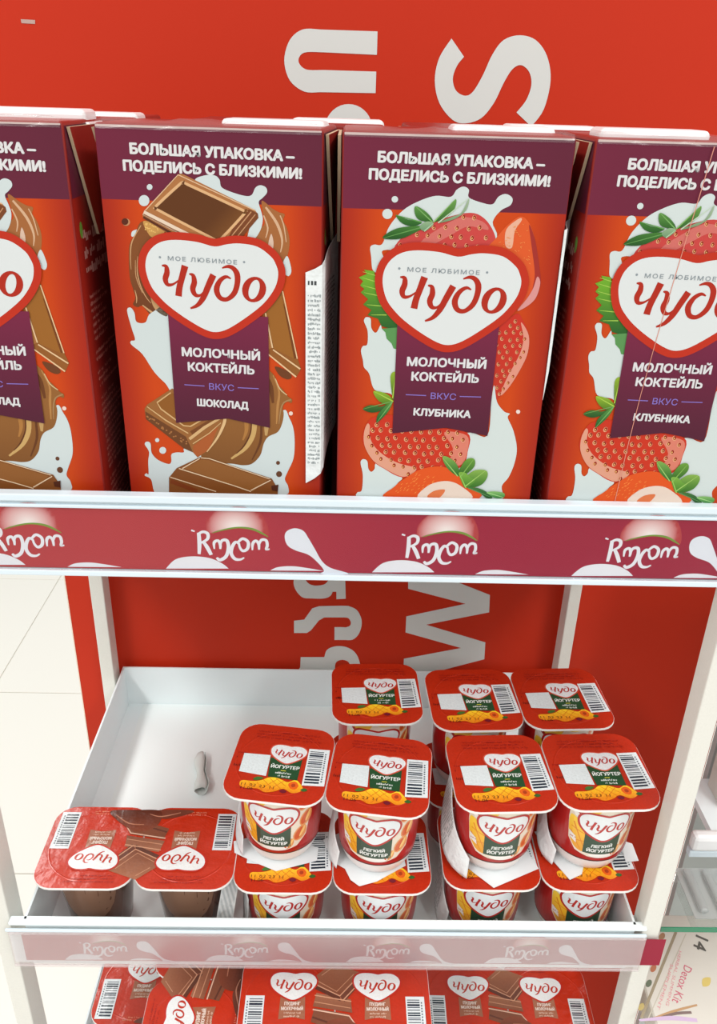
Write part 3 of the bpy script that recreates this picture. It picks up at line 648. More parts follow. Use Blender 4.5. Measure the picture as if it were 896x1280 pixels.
# ------------------------------------------------------------------ price strips
def strip_art(x0, x1, z0, z1, PS, xs, pale):
    a = Art(); H = z1-z0
    base = (172, 44, 66)
    a.poly([(x0, z0), (x1, z0), (x1, z1), (x0, z1)], grad((176, 58, 62), (152, 26, 54), -90, 60, 0), 1, step=20)
    t = Tr(PS, 230, 620, 4.073)
    c0 = t((300, 200))[0]; k = pale; wt = (226, 226, 232)
    def T(cx, p): return tuple([cx+(p[0]-c0[0])*k, (z0+z1)/2+(p[1]-c0[1])*k+1.0]+([p[2]*k] if len(p) > 2 else []))
    for cx in xs:
        if cx < x0-20 or cx > x1+20: continue
        glow = [T(cx, p) for p in sm(t((145, 168), (132, 130), (150, 85), (200, 45), (300, 32), (390, 50), (440, 110), (452, 185), (380, 150), (280, 142), (200, 152)))]
        gc = T(cx, t((285, 140))[0])
        a.poly(glow, lambda u, v, gc=gc: tuple(b+(a_-b)*max(0, 1-math.hypot((u-gc[0])/13/k, (v-gc[1])/12/k))**.45 for a_, b in zip((240, 236, 232), (176, 60, 62))), 2, step=1.5)
        a.stroke([T(cx, p) for p in t((165, 166, 3), (230, 148, 8), (300, 138, 9), (370, 146, 12), (420, 168, 10), (450, 186, 3))], (118, 150, 60), 3)
        for s in ([(58, 152, 8), (76, 158, 6)], [(96, 165, 14), (100, 220, 16), (98, 274, 12)], [(92, 172, 10), (118, 160, 12), (142, 170, 14), (140, 198, 12), (104, 218, 8)], [(118, 208, 12), (140, 240, 16), (160, 278, 14)],
                  [(176, 248, 6), (175, 215, 12), (195, 205, 12), (206, 225, 12), (206, 248, 8)], [(206, 228, 8), (215, 205, 12), (240, 205, 14), (248, 240, 14), (236, 285, 14), (205, 304, 14), (188, 292, 10)],
                  [(300, 222, 8), (285, 212, 12), (268, 235, 14), (262, 270, 14), (280, 298, 14), (308, 302, 10), (328, 292, 6)], [(296, 215, 10), (320, 195, 12), (348, 212, 13), (345, 246, 13), (322, 258, 12), (306, 240, 10), (302, 218, 8)],
                  [(370, 254, 6), (372, 220, 12), (388, 206, 12), (402, 222, 12), (404, 252, 8)], [(404, 225, 8), (416, 202, 12), (440, 204, 12), (446, 230, 12), (440, 250, 10), (458, 248, 6)]):
            a.stroke([T(cx, (p[0], p[1], p[2]*1.3)) for p in t(*s)], wt, 3)
        # wave of milk and the drop
        base_z = z0+.6
        w1 = [T(cx, p) for p in sm(t((-70, 372), (-20, 325), (60, 310), (150, 318), (215, 345), (250, 372)), False)]
        zz = w1[0][1]; sh = base_z-zz
        a.poly([(p[0], p[1]+sh) for p in w1], wt, 2)
        w2 = [T(cx, p) for p in sm(t((460, 372), (500, 355), (570, 350), (640, 358), (735, 374)), False)]; a.poly([(p[0], p[1]+base_z-w2[0][1]) for p in w2], wt, 2)
        if pale == 1.0 and not (-20 < cx < 20 or cx > 60) or pale != 1.0 and True:
            pass
    return a, t, c0, T
def drop(a, T, cx, t, wt=(222, 226, 234)):
    d = [T(cx, p) for p in sm(t((535, 190), (545, 158), (585, 142), (630, 155), (658, 195), (690, 250), (725, 310), (770, 345), (860, 374), (725, 374), (735, 360), (715, 330), (660, 280), (590, 255), (550, 230)))]
    a.poly(d, wt, 3)
PS1 = Plane((0, 351.5, 0), (1, 0, 0), (0, 0, 1))
xs = [Tr(PS1, 0, 0, 1)(p)[0][0] for p in ((40, 670), (298, 670), (560, 675), (812, 685))]
a, t_, c0, T_ = strip_art(-262, 262, -206.6, -174.4, PS1, xs, 1.0)
drop(a, T_, xs[1], t_); drop(a, T_, xs[3]-3, t_)
st = thing('price_strip', 'crimson shelf edge strip with white lettering under the cartons, on the upper shelf', 'shelf strip', (0, 352, -210), 0, 'shelf edge strips')
a.build('strip_print', lambda u, v, h: Vector((u, -.3-h, v+210)), M['strip'], st, label='crimson paper with pale repeated lettering and milk splashes')
bm = bx(bmesh.new(), -262, 262, -2.2, -1.4, 3.2, 36); link('clear_cover', new_mesh('clear_cover', bm), M['clear'], st)
# lower strip: cover with ceiling reflection painted as haze ends before the paper does
a, t_, c0, T_ = strip_art(-190, 207, -489, -464.5, PS1, [-138, -51, 37, 124], .8)
for k in range(4): drop(a, T_, [-138, -51, 37, 124][k], t_)
st = thing('price_strip', 'faded pink shelf edge strip behind milky plastic, on the middle tray', 'shelf strip', (0, 351, -492), 0, 'shelf edge strips')
a.build('strip_print', lambda u, v, h: Vector((u, -.6-h, v+492)), M['strip'], st, label='crimson paper, bare at its right end')
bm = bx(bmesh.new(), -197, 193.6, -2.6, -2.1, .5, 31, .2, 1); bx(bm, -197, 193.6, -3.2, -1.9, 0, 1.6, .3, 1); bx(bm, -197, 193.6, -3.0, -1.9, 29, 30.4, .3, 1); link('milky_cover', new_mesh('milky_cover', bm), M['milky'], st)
bm = bx(bmesh.new(), -197, 193.6, -.5, 0, 1, 30); link('strip_holder', new_mesh('strip_holder', bm), M['metal'], st)
# ------------------------------------------------------------------ cups
LH, LW, LD, PITCH_ = 64.0, 60.0, 64.0, 60.9
def rrect(w_, d_, r, n=6):
    out = []
    for cx, cy, a0 in ((w_/2-r, d_/2-r, 0), (-w_/2+r, d_/2-r, 90), (-w_/2+r, -d_/2+r, 180), (w_/2-r, -d_/2+r, 270)):
        for k in range(n+1): a = math.radians(a0+90*k/n); out.append((cx+r*math.cos(a), cy+r*math.sin(a)))
    return out
def prism(bm, pts, z0, z1):
    A = [bm.verts.new((p[0], p[1], z0)) for p in pts]; B = [bm.verts.new((p[0], p[1], z1)) for p in pts]; n = len(pts)
    bm.faces.new(B); bm.faces.new(A[::-1])
    for i in range(n): bm.faces.new((A[i], A[(i+1) % n], B[(i+1) % n], B[i]))
    return bm
PROF = [(0, .6), (14, .4), (17.8, .9), (20.4, 3), (22.2, 7), (23.5, 12), (24.2, 18), (24.7, 30), (25.0, 45), (25.3, 58), (25.5, 62.6)]
PROFB = [(0, .4), (17, .4), (18.6, 1.2), (19.4, 4), (21, 20), (23, 40), (24.6, 58), (25, 62.6)]
def rad(prof, z):
    for (r0, z0), (r1, z1) in zip(prof[2:], prof[3:]):
        if z <= z1: return r0+(r1-r0)*max(0, (z-z0)/(z1-z0))
    return prof[-1][0]
def lathe(bm, prof, n=40):
    rings = []
    for r, z in prof:
        rings.append([bm.verts.new((r*math.cos(2*math.pi*k/n), r*math.sin(2*math.pi*k/n), z)) for k in range(n)] if r > 0 else [bm.verts.new((0, 0, z))])
    for a, b in zip(rings, rings[1:]):
        for k in range(n):
            if len(a) == 1: bm.faces.new((a[0], b[(k+1) % n], b[k]))
            else: bm.faces.new((a[k], a[(k+1) % n], b[(k+1) % n], b[k]))
    bm.faces.new(rings[-1]) if len(rings[-1]) > 1 else None
    return bm
def cup_mesh(prof):
    bm = lathe(bmesh.new(), prof); me = new_mesh('cup', bm, True); return me
CUPW, CUPB = cup_mesh(PROF), cup_mesh(PROFB)
def flange_mesh():
    return new_mesh('rim', prism(bmesh.new(), rrect(LW+.6, LD+.6, 13), LH-1.8, LH-.35))
FLANGE = flange_mesh()
# lid foil: shallow dish with a pressed seal ring
def lid_mesh(col):
    bm = bmesh.new(); cl = bm.verts.layers.float_color.new('Col')
    def ring(pts, z): return [bm.verts.new((p[0], p[1], z)) for p in pts]
    out = rrect(LW, LD, 12.6); n = len(out); N = 56; circ = lambda r: [(r*math.cos(2*math.pi*k/N), r*math.sin(2*math.pi*k/N)) for k in range(N)]
    lo, hi = ring(out, LH-.35), ring(out, LH); c0 = circ(27.4); r0 = ring(c0, LH); allv = hi+r0
    for i in range(n): bm.faces.new((lo[i], lo[(i+1) % n], hi[(i+1) % n], hi[i]))
    for t in tessellate_polygon([[Vector((p[0], p[1], 0)) for p in out], [Vector((p[0], p[1], 0)) for p in c0]]): bm.faces.new([allv[k] for k in t])
    R = [r0]
    for r, z in ((27.1, LH+.16), (26.6, LH+.2), (26.2, LH+.02), (25.4, LH)): R.append(ring(circ(r), z))
    for a, b in zip(R, R[1:]):
        for i in range(N): bm.faces.new((a[i], a[(i+1) % N], b[(i+1) % N], b[i]))
    bm.faces.new(R[-1]); bmesh.ops.recalc_face_normals(bm, faces=bm.faces[:])
    for v in bm.verts: v[cl] = L(col)
    return new_mesh('lid', bm)
LIDR, LIDP = lid_mesh((182, 41, 12)), lid_mesh((190, 44, 14))
# lid artwork, traced on the right lid of the upper left pack
ang = -7.6; th = math.radians(ang)
LC = Vector((-1.0+math.cos(th)*PITCH_/2, 400+math.sin(th)*PITCH_/2, -373))
PL = Plane(LC, (math.cos(th), math.sin(th), 0), (-math.sin(th), math.cos(th), 0))
def lidf(u, v, h): return Vector((u, v, LH+.2+h))
def barcode(a, q, lvl, bars=26, tall=.74, side=1):
    """q: four corners (bl, br, tr, tl); bars run from bl->br direction, stacked along bl->tl"""
    a.poly(q, (222, 228, 230), lvl); bl, br, tr, tl = q
    def P_(s, t): return tuple((bl[i]*(1-s)+br[i]*s)*(1-t)+(tl[i]*(1-s)+tr[i]*s)*t for i in (0, 1))
    t = .06; rnd = random.Random(5)
    s0, s1 = (.08, tall) if side > 0 else (1-tall, .92)
    while t < .92:
        w_ = rnd.choice((.018, .03, .045)); a.poly([P_(s0, t), P_(s1, t), P_(s1, t+w_), P_(s0, t+w_)], (30, 44, 58), lvl+1); t += w_+rnd.choice((.02, .03, .04))
    t = .1
    while t < .9:
        a.poly([P_(s1+.06 if side > 0 else s0-.13, t), P_(s1+.13 if side > 0 else s0-.06, t), P_(s1+.13 if side > 0 else s0-.06, t+.035), P_(s1+.06 if side > 0 else s0-.13, t+.035)], (90, 100, 110), lvl+1); t += .062
def yog_lid_parts(par):
    t = Tr(PL, 410, 905, 6.637, lambda p: (p[0]+3, .894*p[1]-4.1))
    hp = t((476, 272))[0]; hl = t((328, 230))[0]; hr = t((624, 270))[0]; wd = hr[0]-hl[0]
    a = Art()
    for i in range(3): a.micro(-20, 20+i, 24.5-i*2.6, 1.5, (150, 24, 16), 1, fill=.8)
    for i in range(5): a.micro(-27.5, -27, 0, 1.2, (120, 20, 14), 1)
    a.micro(-27.6, -21, -7, 2.0, (96, 16, 12), 1, fill=1); a.micro(-27.6, -22, 4, 1.4, (150, 24, 16), 1); a.micro(24, 28, -14, 1.4, (150, 24, 16), 1)
    q = t((118, 260), (334, 278), (316, 466), (92, 424)); a.poly(q, (216, 224, 226), 2)      # plain white square
    g = t((335, 300), (596, 310), (574, 505), (332, 470)); a.poly(g, (30, 74, 42), 2)
    q = t((346, 388), (578, 412)); a.text('ЙОГУРТЕР', q[0], q[1], 2.7, (232, 236, 232), .04, 3)
    c = t((452, 418))[0]; a.poly([(c[0]-1.6, c[1]-.3), (c[0]+1.6, c[1]-.3), (c[0]+1.6, c[1]+.3), (c[0]-1.6, c[1]+.3)], (196, 190, 60), 3)
    c = t((455, 448))[0]; a.micro(c[0]-5, c[0]+5, c[1], 1.5, (210, 216, 210), 3); a.micro(c[0]-4, c[0]+4, c[1]-2.6, 1.5, (210, 216, 210), 3)
    a.build('lettering', lidf, M['foil'], par)
    a = Art(); q = t((615, 548), (800, 556), (808, 230), (640, 218)); barcode(a, q, 2); a.build('barcode', lidf, M['foil'], par, label='white barcode label')
    a = Art(); m1 = sm(t((108, 530), (130, 505), (210, 512), (280, 505), (340, 480), (400, 480), (450, 500), (500, 520), (560, 500), (600, 530), (630, 580), (600, 610), (540, 618), (470, 580), (400, 605), (320, 612), (260, 580), (180, 578), (120, 560)))
    a.poly(m1, grad((226, 130, 20), (248, 206, 44), -24, -14), 2, step=2)
    for s in ([(300, 500, 5), (400, 600, 5)], [(350, 485, 5), (450, 585, 5)], [(400, 485, 5), (490, 560, 5)], [(290, 580, 5), (420, 490, 5)], [(340, 600, 5), (470, 510, 5)], [(250, 520, 4), (300, 600, 4)], [(180, 515, 4), (230, 575, 4)]): a.stroke(t(*s), (214, 112, 20), 3, 1)
    a.poly(sm(t((515, 525), (560, 515), (590, 550), (570, 585), (530, 580), (508, 550))), (224, 96, 24), 3); a.poly(t(*ell(548, 550, 18, 16, 0, 10)), (170, 60, 22), 4)
    a.poly(sm(t((215, 490), (250, 472), (298, 482), (270, 500), (230, 504))), (66, 110, 46), 3); a.poly(sm(t((610, 590), (640, 575), (668, 592), (640, 606))), (52, 96, 40), 3); a.poly(sm(t((440, 600), (470, 588), (500, 606), (470, 622))), (110, 24, 40), 3)
    q = t((120, 548), (390, 585)); a.text('11 02 23 11', q[0], q[1], 2.2, (60, 30, 20), -.01, 5, 1.2); q = t((120, 582), (390, 612)); a.text('11.06', q[0], t((220, 592))[0], 2.2, (80, 16, 14), -.01, 5)
    a.build('fruit_picture', lidf, M['foil'], par, label='yellow mango picture')
    a = Art(); put_logo(a, hp[0], hp[1], wd*.98, 3, tag=False, rimw=2.2, rim=(206, 80, 60), ink=(176, 40, 34), sy=1.02, face=(224, 226, 228)); a.build('heart_logo', lidf, M['foil'], par, label='white heart logo')
def cyl(prof):
    def f(u, v, h):
        v += 1.5; r = rad(prof, v)+.25+h; a = u/24.0; return Vector((r*math.sin(a), -r*math.cos(a), v))
    return f
def sleeve_art():
    a = Art(); z0, z1 = 11.5, 60.0; w_ = 24*math.pi
    a.poly([(-w_+.4, z0), (w_-.4, z0), (w_-.4, z1), (-w_+.4, z1)], (176, 26, 24), 1, step=3)
    ph = [(-21, 58.4), (-21.5, 42), (-20, 26), (-15, 18), (-6, 14.8), (6, 14.4), (14, 17), (20, 24), (23, 40), (23.5, 58.4)]
    a.poly(ph, (226, 214, 196), 2, step=3)
    a.poly(sm([(-20.5, 44), (-14, 42), (-8, 36), (-5, 24), (-10, 18.5), (-16, 21), (-20, 30)]), grad((226, 150, 24), (246, 206, 60), 18, 44), 3, step=2.5)
    a.poly(sm([(-20.5, 58), (-19.5, 50), (-14, 46), (-6, 50), (-4, 58)]), (238, 190, 70), 3, step=2.5)
    for s in ([(-18, 40, .8), (-10, 22, .5)], [(-19, 32, .8), (-12, 20, .4)], [(-14, 42, .7), (-7, 24, .4)], [(-19, 36, .6), (-7, 32, .4)], [(-17, 26, .6), (-7, 28, .4)]): a.stroke(list(s), (220, 130, 20), 4, 4)
    a.poly(sm([(-21, 50), (-16, 44), (-8, 38), (-6, 42), (-14, 48), (-20, 55)]), (236, 234, 228), 4, step=2.5)
    a.poly(sm([(-19, 52), (-15, 47), (-11, 44), (-12, 46.5), (-16, 51)]), (176, 40, 30), 5)
    a.poly(sm([(-2, 58), (2, 54), (10, 54), (12, 58)]), (240, 206, 90), 3, step=2.5)
    for i, (x, y, r) in enumerate(((19, 50, 4.5), (20, 38, 5), (16, 27, 5), (9, 20, 3.6))):
        a.poly(ell(x, y, r*.8, r*1.25, -25, 14), (224, 150, 90), 3, step=2.5); a.poly(ell(x-.6, y, r*.5, r*1.0, -25, 12), (206, 90, 40), 4, step=2.5); a.poly(ell(x+1.4, y+1, r*.2, r*.9, -25, 10), (244, 196, 120), 5)
    a.poly(sm([(-7, 17.2), (0, 18.4), (8, 18), (6, 15.2), (-2, 14.9)]), (236, 232, 226), 4, step=2.5)
    a.poly([(-w_+.4, z0), (w_-.4, z0), (w_-.4, z0+.9), (-w_+.4, z0+.9)], (60, 44, 40), 5, step=3)
    a.poly([(-26, z0+.9), (26, z0+.9), (24, z0+2.6), (14, z0+3.6), (0, z0+3), (-12, z0+4.4), (-22, z0+10)], (168, 24, 22), 5, step=3)
    a.poly([(-10.6, 36), (10.4, 36), (9.9, 17.9), (-10.4, 18.3)], (28, 62, 40), 6, step=2.5)
    a.text('ЛЕГКИЙ', (-6.2, 23.9), (6.2, 24.1), 2.3, (232, 234, 230), .05, 7); a.text('ЙОГУРТЕР', (-8.2, 20.1), (8.0, 20.1), 2.4, (232, 234, 230), .05, 7)
    a.poly([(-20, 32), (-15.6, 29), (-14.8, 24), (-19.4, 27)], (230, 226, 222), 6, step=2); a.micro(-19, -15.4, 27.5, 1, (176, 40, 34), 7)
    put_logo(a, -.2, 40.2, 29.5, 7, tag=False, rimw=2.6, rim=(180, 30, 28), ink=(178, 38, 34), sy=1.0, face=(226, 230, 232)); return a
def yog_cup(par, x):
    c = link('cup', CUPW, M['cup_white'], par); c.location = (x*S, 0, 0)
    sleeve_art().build('sleeve', cyl(PROF), M['sleeve'], c, step=2.6, label='printed sleeve with heart logo, fruit and dark green label')
    r = link('rim', FLANGE, M['cup_white'], c); r['label'] = 'white plastic rim'
    l = link('lid', LIDR, M['foil'], par, 'red foil lid'); l.location = (x*S, 0, 0); yog_lid_parts(l)
def make_yog(n):
    t = thing('yogurt_twin_pack' if n == 2 else 'yogurt_cup', 'x', 'yogurt pack' if n == 2 else 'yogurt cup', (0, 0, 0))
    yog_cup(t, -PITCH_/2 if n == 2 else 0)
    if n == 2:
        for o in [o for o in bpy.data.objects if o.parent == t]:
            c = o.copy(); COL.objects.link(c); c.parent = t; c.location.x = PITCH_/2*S
            for g in [g for g in bpy.data.objects if g.parent == o]:
                d = g.copy(); COL.objects.link(d); d.parent = c
    return t
def paper_label(par, up_, lo, name='paper_label', printed=True):
    """loose paper label: grid between an upper edge and a lower edge given as (angle deg, radius, z) round the cup axis; 0 deg is the front"""
    bm = bmesh.new(); cl = bm.verts.layers.float_color.new('Col'); rows = []
    U, W = sm(up_, False, 5), sm(lo, False, 5); K = 8
    def P_(q): a = math.radians(q[0]); return Vector((q[1]*math.sin(a), -q[1]*math.cos(a), q[2]))
    for p, q in zip(U, W):
        a, b = P_(p), P_(q); rows.append([bm.verts.new(a.lerp(b, k/K)) for k in range(K+1)])
    for r in rows:
        for v in r: v[cl] = L((226, 228, 228))
    for a, b in zip(rows, rows[1:]):
        for k in range(K): bm.faces.new((a[k], b[k], b[k+1], a[k+1]))
    o = link(name, new_mesh(name, bm, True), M['paper_crinkled'], par, 'loose white paper label'); md = o.modifiers.new('thickness', 'SOLIDIFY'); md.thickness = .00025
    if printed:
        bm = bmesh.new(); cl = bm.verts.layers.float_color.new('Col'); n = len(U)
        for j in range(1, 2*K):
            i = 0.0
            while i < (n-1)*.62:
                i0 = int(i); i1 = min(i0+1, n-1)
                if random.random() < .8:
                    vs = []
                    for di, dk in ((.05, -.16), (.62, -.16), (.62, .16), (.05, .16)):
                        ii = i+di*.55; ia = int(ii); f_ = ii-ia; ib = min(ia+1, n-1); kk = (j+dk)/(2*K)
                        a = P_(U[ia]).lerp(P_(U[ib]), f_); b = P_(W[ia]).lerp(P_(W[ib]), f_); c = a.lerp(b, kk); rr = math.hypot(c.x, c.y); c.x *= (rr+.45)/rr; c.y *= (rr+.45)/rr; c.z += .25; vs.append(c)
                    w_ = [bm.verts.new(c) for c in vs]
                    for v in w_: v[cl] = L((104, 112, 112))
                    bm.faces.new(w_)
                i += .5
        q = link('label_print', new_mesh('label_print', bm), M['paper'], par)
    return o
def shift(objs, x):
    for o in objs: o.location.x = x*S
GY = 'mango yogurt cups on the middle tray'
Y = make_yog(2)
FLZ, Z1, Z2 = -494.4, -430.2, -366.0
Y['group'] = GY
lay = [((-.5, 386, FLZ), 0, 'yogurt twin pack on the tray floor, bottom of the front left stack'),
       ((128.5, 389.5, FLZ), 0, 'yogurt twin pack on the tray floor at the right, bottom of the front right stack'),
       ((123, 456, FLZ), 1, 'yogurt twin pack on the tray floor, bottom of the back right stack, mostly hidden'),
       ((-3.2, 390.5, Z1+.7), ang, 'yogurt twin pack on top of the front left stack, turned slightly, lids in full view'),
       ((130, 390, Z1+.7), 2.2, 'yogurt twin pack on top of the front right stack, beside the right post'),
       ((122.5, 459.5, Z1+.3), 2.6, 'yogurt twin pack on top of the back right stack, in front of the red board')]
Y.location = (lay[0][0][0]*S, lay[0][0][1]*S, (lay[0][0][2]+FLOOR)*S); Y['label'] = lay[0][2]
packs = [Y]+[dup(Y, l, r, lab, GY) for l, r, lab in lay[1:]]
packs[3].rotation_euler.x = math.radians(.6)
def lab_on(pack, cx, *a, **k):
    before = set(bpy.data.objects); paper_label(pack, *a, **k)
    shift([o for o in bpy.data.objects if o not in before], cx)
lab_on(packs[3], -PITCH_/2, [(-112, 27, 40), (-85, 26.4, 26), (-55, 26, 14)], [(-112, 30, 26), (-85, 29.5, 6), (-50, 28, 1)], printed=False)
lab_on(packs[3], PITCH_/2, [(-112, 27.5, 34), (-85, 27, 22), (-55, 26.4, 11)], [(-112, 32, 18), (-88, 31, 3), (-50, 30, 1)], printed=False)
lab_on(packs[4], -PITCH_/2, [(-118, 27.5, 56), (-95, 27.2, 42), (-70, 26.8, 26), (-42, 26, 12)], [(-124, 32, 46), (-102, 32.5, 22), (-74, 32, 5), (-38, 31, .9)])
lab_on(packs[4], PITCH_/2, [(-118, 27, 38), (-90, 26.6, 22), (-60, 26, 11)], [(-115, 31, 22), (-88, 30.5, 4), (-58, 29, .9)], printed=False)
lab_on(packs[1], -PITCH_/2, [(-120, 27, 50), (-90, 26.6, 36), (-60, 26.2, 20)], [(-120, 31, 40), (-92, 30, 10), (-60, 28.5, .8)])
lab_on(packs[0], -PITCH_/2, [(-120, 27, 52), (-90, 26.8, 50), (-60, 26.2, 34)], [(-120, 29, 30), (-92, 28.5, 4), (-60, 27.5, .8)], printed=False)
# their lower corners lie flat between the two layers of cups
PF = Plane((0, 0, Z1+.35), (1, 0, 0), (0, 1, 0))
for pk, pts in ((packs[3], ((292, 1052), (293, 1066), (318, 1078), (345, 1089), (396, 1076), (398, 1060), (340, 1040))), (packs[3], ((404, 1050), (415, 1077), (431, 1086), (438, 1100), (449, 1108), (471, 1102), (507, 1082), (500, 1050), (440, 1035))),
                (packs[4], ((552, 1040), (575, 1078), (617, 1110), (673, 1086), (660, 1066), (620, 1030))), (packs[4], ((668, 1040), (690, 1075), (712, 1100), (727, 1093), (735, 1060), (700, 1035))), (packs[4], ((775, 1050), (782, 1078), (798, 1076), (790, 1055)))):
    bpy.context.view_layer.update(); bm = bmesh.new(); cl = bm.verts.layers.float_color.new('Col'); q = [PF.at(*p) for p in pts]
    inv = pk.matrix_world.inverted(); W_ = [inv @ Vector((p[0]*S, p[1]*S, (Z1+.35+FLOOR)*S))/S for p in q]
    A_ = [bm.verts.new(v) for v in W_]; B_ = [bm.verts.new(v+Vector((0, 0, .3))) for v in W_]; bm.faces.new(B_); bm.faces.new(A_[::-1])
    for k in range(len(A_)): bm.faces.new((A_[k], A_[(k+1) % len(A_)], B_[(k+1) % len(A_)], B_[k]))
    bmesh.ops.recalc_face_normals(bm, faces=bm.faces[:])
    for v in bm.verts: v[cl] = L((228, 232, 234))
    link('paper_corner', new_mesh('paper_corner', bm), M['paper'], pk, 'white paper corner sticking out under the cup')
s1 = make_yog(1); s1['group'] = GY; s1['label'] = 'single yogurt cup on the tray floor, right under the lone back cup'; s1.location = (26.5*S, 464*S, (FLZ+FLOOR)*S)
dup(s1, (26.5, 463, Z1+.3), 1.5, 'single yogurt cup at the back, alone behind the front left stack', GY)

# ---- pudding twin packs
PPC = Vector((-122.0, 387.5, Z1))
PP = Plane(PPC, (-1, 0, 0), (0, -1, 0))
def pud_art(par):
    br = (160, 100, 74)
    hy = 9.5; out = ((-27, hy), (27, hy))
    for k, (hx, hy) in enumerate(out):
        a = Art()
        a.poly([(hx-7.6, hy+2), (hx+7.6, hy+2), (hx+8.3, hy-22), (hx+.2, hy-20.4), (hx-8.3, hy-22)], br, 2)
        a.text('ПУДИНГ', (hx-5, hy-12.8), (hx+5, hy-12.8), 2.2, (232, 214, 202), .05, 3); a.text('МОЛОЧНЫЙ', (hx-6.8, hy-16), (hx+6.8, hy-16), 2.1, (232, 214, 202), .05, 3)
        a.micro(hx-5, hx+5, hy-18.4, 1.2, (214, 180, 160), 3); a.micro(hx-5, hx+5, hy-20.6, 1.3, (214, 180, 160), 3)
        for i in range(3): a.micro(hx-16, hx+14-4*i, 27.2-i*2.2, 1.0, (150, 26, 18), 1)
        for i in range(2): a.micro(hx-10, hx+9, -26.4-i*2, 1.3, (222, 130, 100), 1, fill=.8)
        a.build('lettering', lidf, M['wet_foil'], par, label='brown label with small pale lettering')
        a = Art(); put_logo(a, hx, hy, 30, 6, tag=False, rimw=2.0, rim=(188, 40, 26), ink=(184, 52, 36), face=(230, 232, 232), sy=.92); a.build('heart_logo', lidf, M['wet_foil'], par, label='white heart logo')
    a = Art(); barcode(a, [(-57, -27), (-45, -27), (-45, 3), (-57, 3)], 2, side=-1, tall=.78); a.build('barcode', lidf, M['wet_foil'], par, label='white barcode label')
    a = Art(); barcode(a, [(45, -27), (57, -27), (57, 3), (45, 3)], 2); a.build('barcode', lidf, M['wet_foil'], par, label='white barcode label')
    # chocolate pieces across the joint
    a = Art(); dk, md, lt = (74, 40, 32), (142, 84, 60), (206, 152, 120)
    def piece(pts, c, l): a.poly(pts, c, l)
    piece([(-17, 13), (-2, 26), (17, 19), (3, 3)], grad((120, 66, 44), (168, 108, 78), 3, 26), 3); piece([(-17, 13), (3, 3), (3.6, -.6), (-17, 9.6)], (92, 48, 34), 4)
    a.stroke([(-16.6, 12.6, .8), (3, 3, .8), (17, 18.6, .8)], lt, 5, 1); a.stroke([(-12, 13.4, .5), (1, 6, .5), (12, 18, .5)], (196, 140, 108), 5, 1); a.stroke([(-9, 17, .4), (-1.5, 23, .4)], lt, 5, 1)
    piece([(3, 3), (17, 19), (20, 16), (6, -1)], (106, 58, 42), 4); a.stroke([(5, 0, .7), (19.4, 16.2, .7)], lt, 5, 1)
    piece([(-14, -4), (-12, 5), (10, 1), (11, -8)], grad((130, 76, 54), (160, 104, 76), -8, 5), 3); a.stroke([(-13, 3.4, .7), (10.4, -.6, .7)], lt, 4, 1)
    piece([(-15, -14), (-13, -5), (9, -9), (15, -18), (4, -20)], (124, 72, 50), 3); a.stroke([(-14, -6, .8), (9, -10, .8), (14.4, -17.4, .6)], (224, 184, 160), 4, 1); a.stroke([(-14, -11, 1.2), (4, -17, 1.2)], (92, 50, 36), 4, 1)
    piece(sm([(-8, -20), (-3, -13), (8, -12), (22, -22), (26, -28.5), (10, -29.5), (-6, -29)]), grad((84, 42, 30), (130, 66, 44), -30, -12), 4)
    piece(sm([(-28, -29.6), (-22, -25), (-10, -22), (-4, -26), (-6, -29.8)]), (110, 58, 42), 4)
    a.stroke([(-13, -1, .6), (10, -5, .5)], (196, 140, 108), 5, 1); a.stroke([(-20, -27.5, .5), (-8, -24, .9), (0, -26, .4)], (186, 130, 104), 5); a.stroke([(2, -17, .5), (12, -18, .9), (22, -25, .4)], (176, 116, 88), 5); a.stroke([(0, -22, .4), (10, -24, .8), (18, -27, .3)], (96, 46, 32), 5)
    a.build('chocolate_picture', lidf, M['wet_foil'], par, label='printed chocolate pieces across both lids')
def make_pud():
    t = thing('pudding_twin_pack', 'brown chocolate pudding twin pack on the middle tray, left, its lettering upside down', 'pudding pack', PPC-Vector((0, 0, Z1-FLZ)), 180, 'pudding packs')
    l = None
    for x in (-PITCH_/2, PITCH_/2):
        c = link('cup', CUPB, M['cup_brown'], t, 'brown see-through cup'); c.location = (x*S, 0, 0)
        bm = prism(bmesh.new(), rrect(LW+.6, LD+.6, 13), LH-1.8, LH-.35); rm = link('rim', new_mesh('rim', bm), M['cup_white'], c)
        dd = [(24.15*math.cos(a), 24.15*math.sin(a)) for a in (2*math.pi*k/24 for k in range(24))]
        # paler pudding showing through the front of the cup
        for sg in (-1, 1):
            d = bmesh.new()
            d2 = [(sg, k) for k in range(1)]
            g = [[d.verts.new(((rad(PROFB, z)+.3)*math.sin(an), sg*(rad(PROFB, z)+.3)*math.cos(an), z)) for an in [math.radians(q) for q in (-1*w_, -.6*w_, -.2*w_, .2*w_, .6*w_, w_)]] for z, w_ in ((61.5, 46), (50, 46), (42, 44), (34, 40), (28, 32), (24, 22), (22, 10))]
            for r0, r1 in zip(g, g[1:]):
                for i in range(5): f = d.faces.new((r0[i], r0[i+1], r1[i+1], r1[i]))
            bmesh.ops.recalc_face_normals(d, faces=d.faces[:]); link('pudding', new_mesh('pudding', d, True), M['pudding'], c)
        lid = link('lid', LIDP, M['wet_foil'], t, 'glossy red foil lid'); lid.location = (x*S, 0, 0)
    pud_art(t); return t
PK = make_pud()
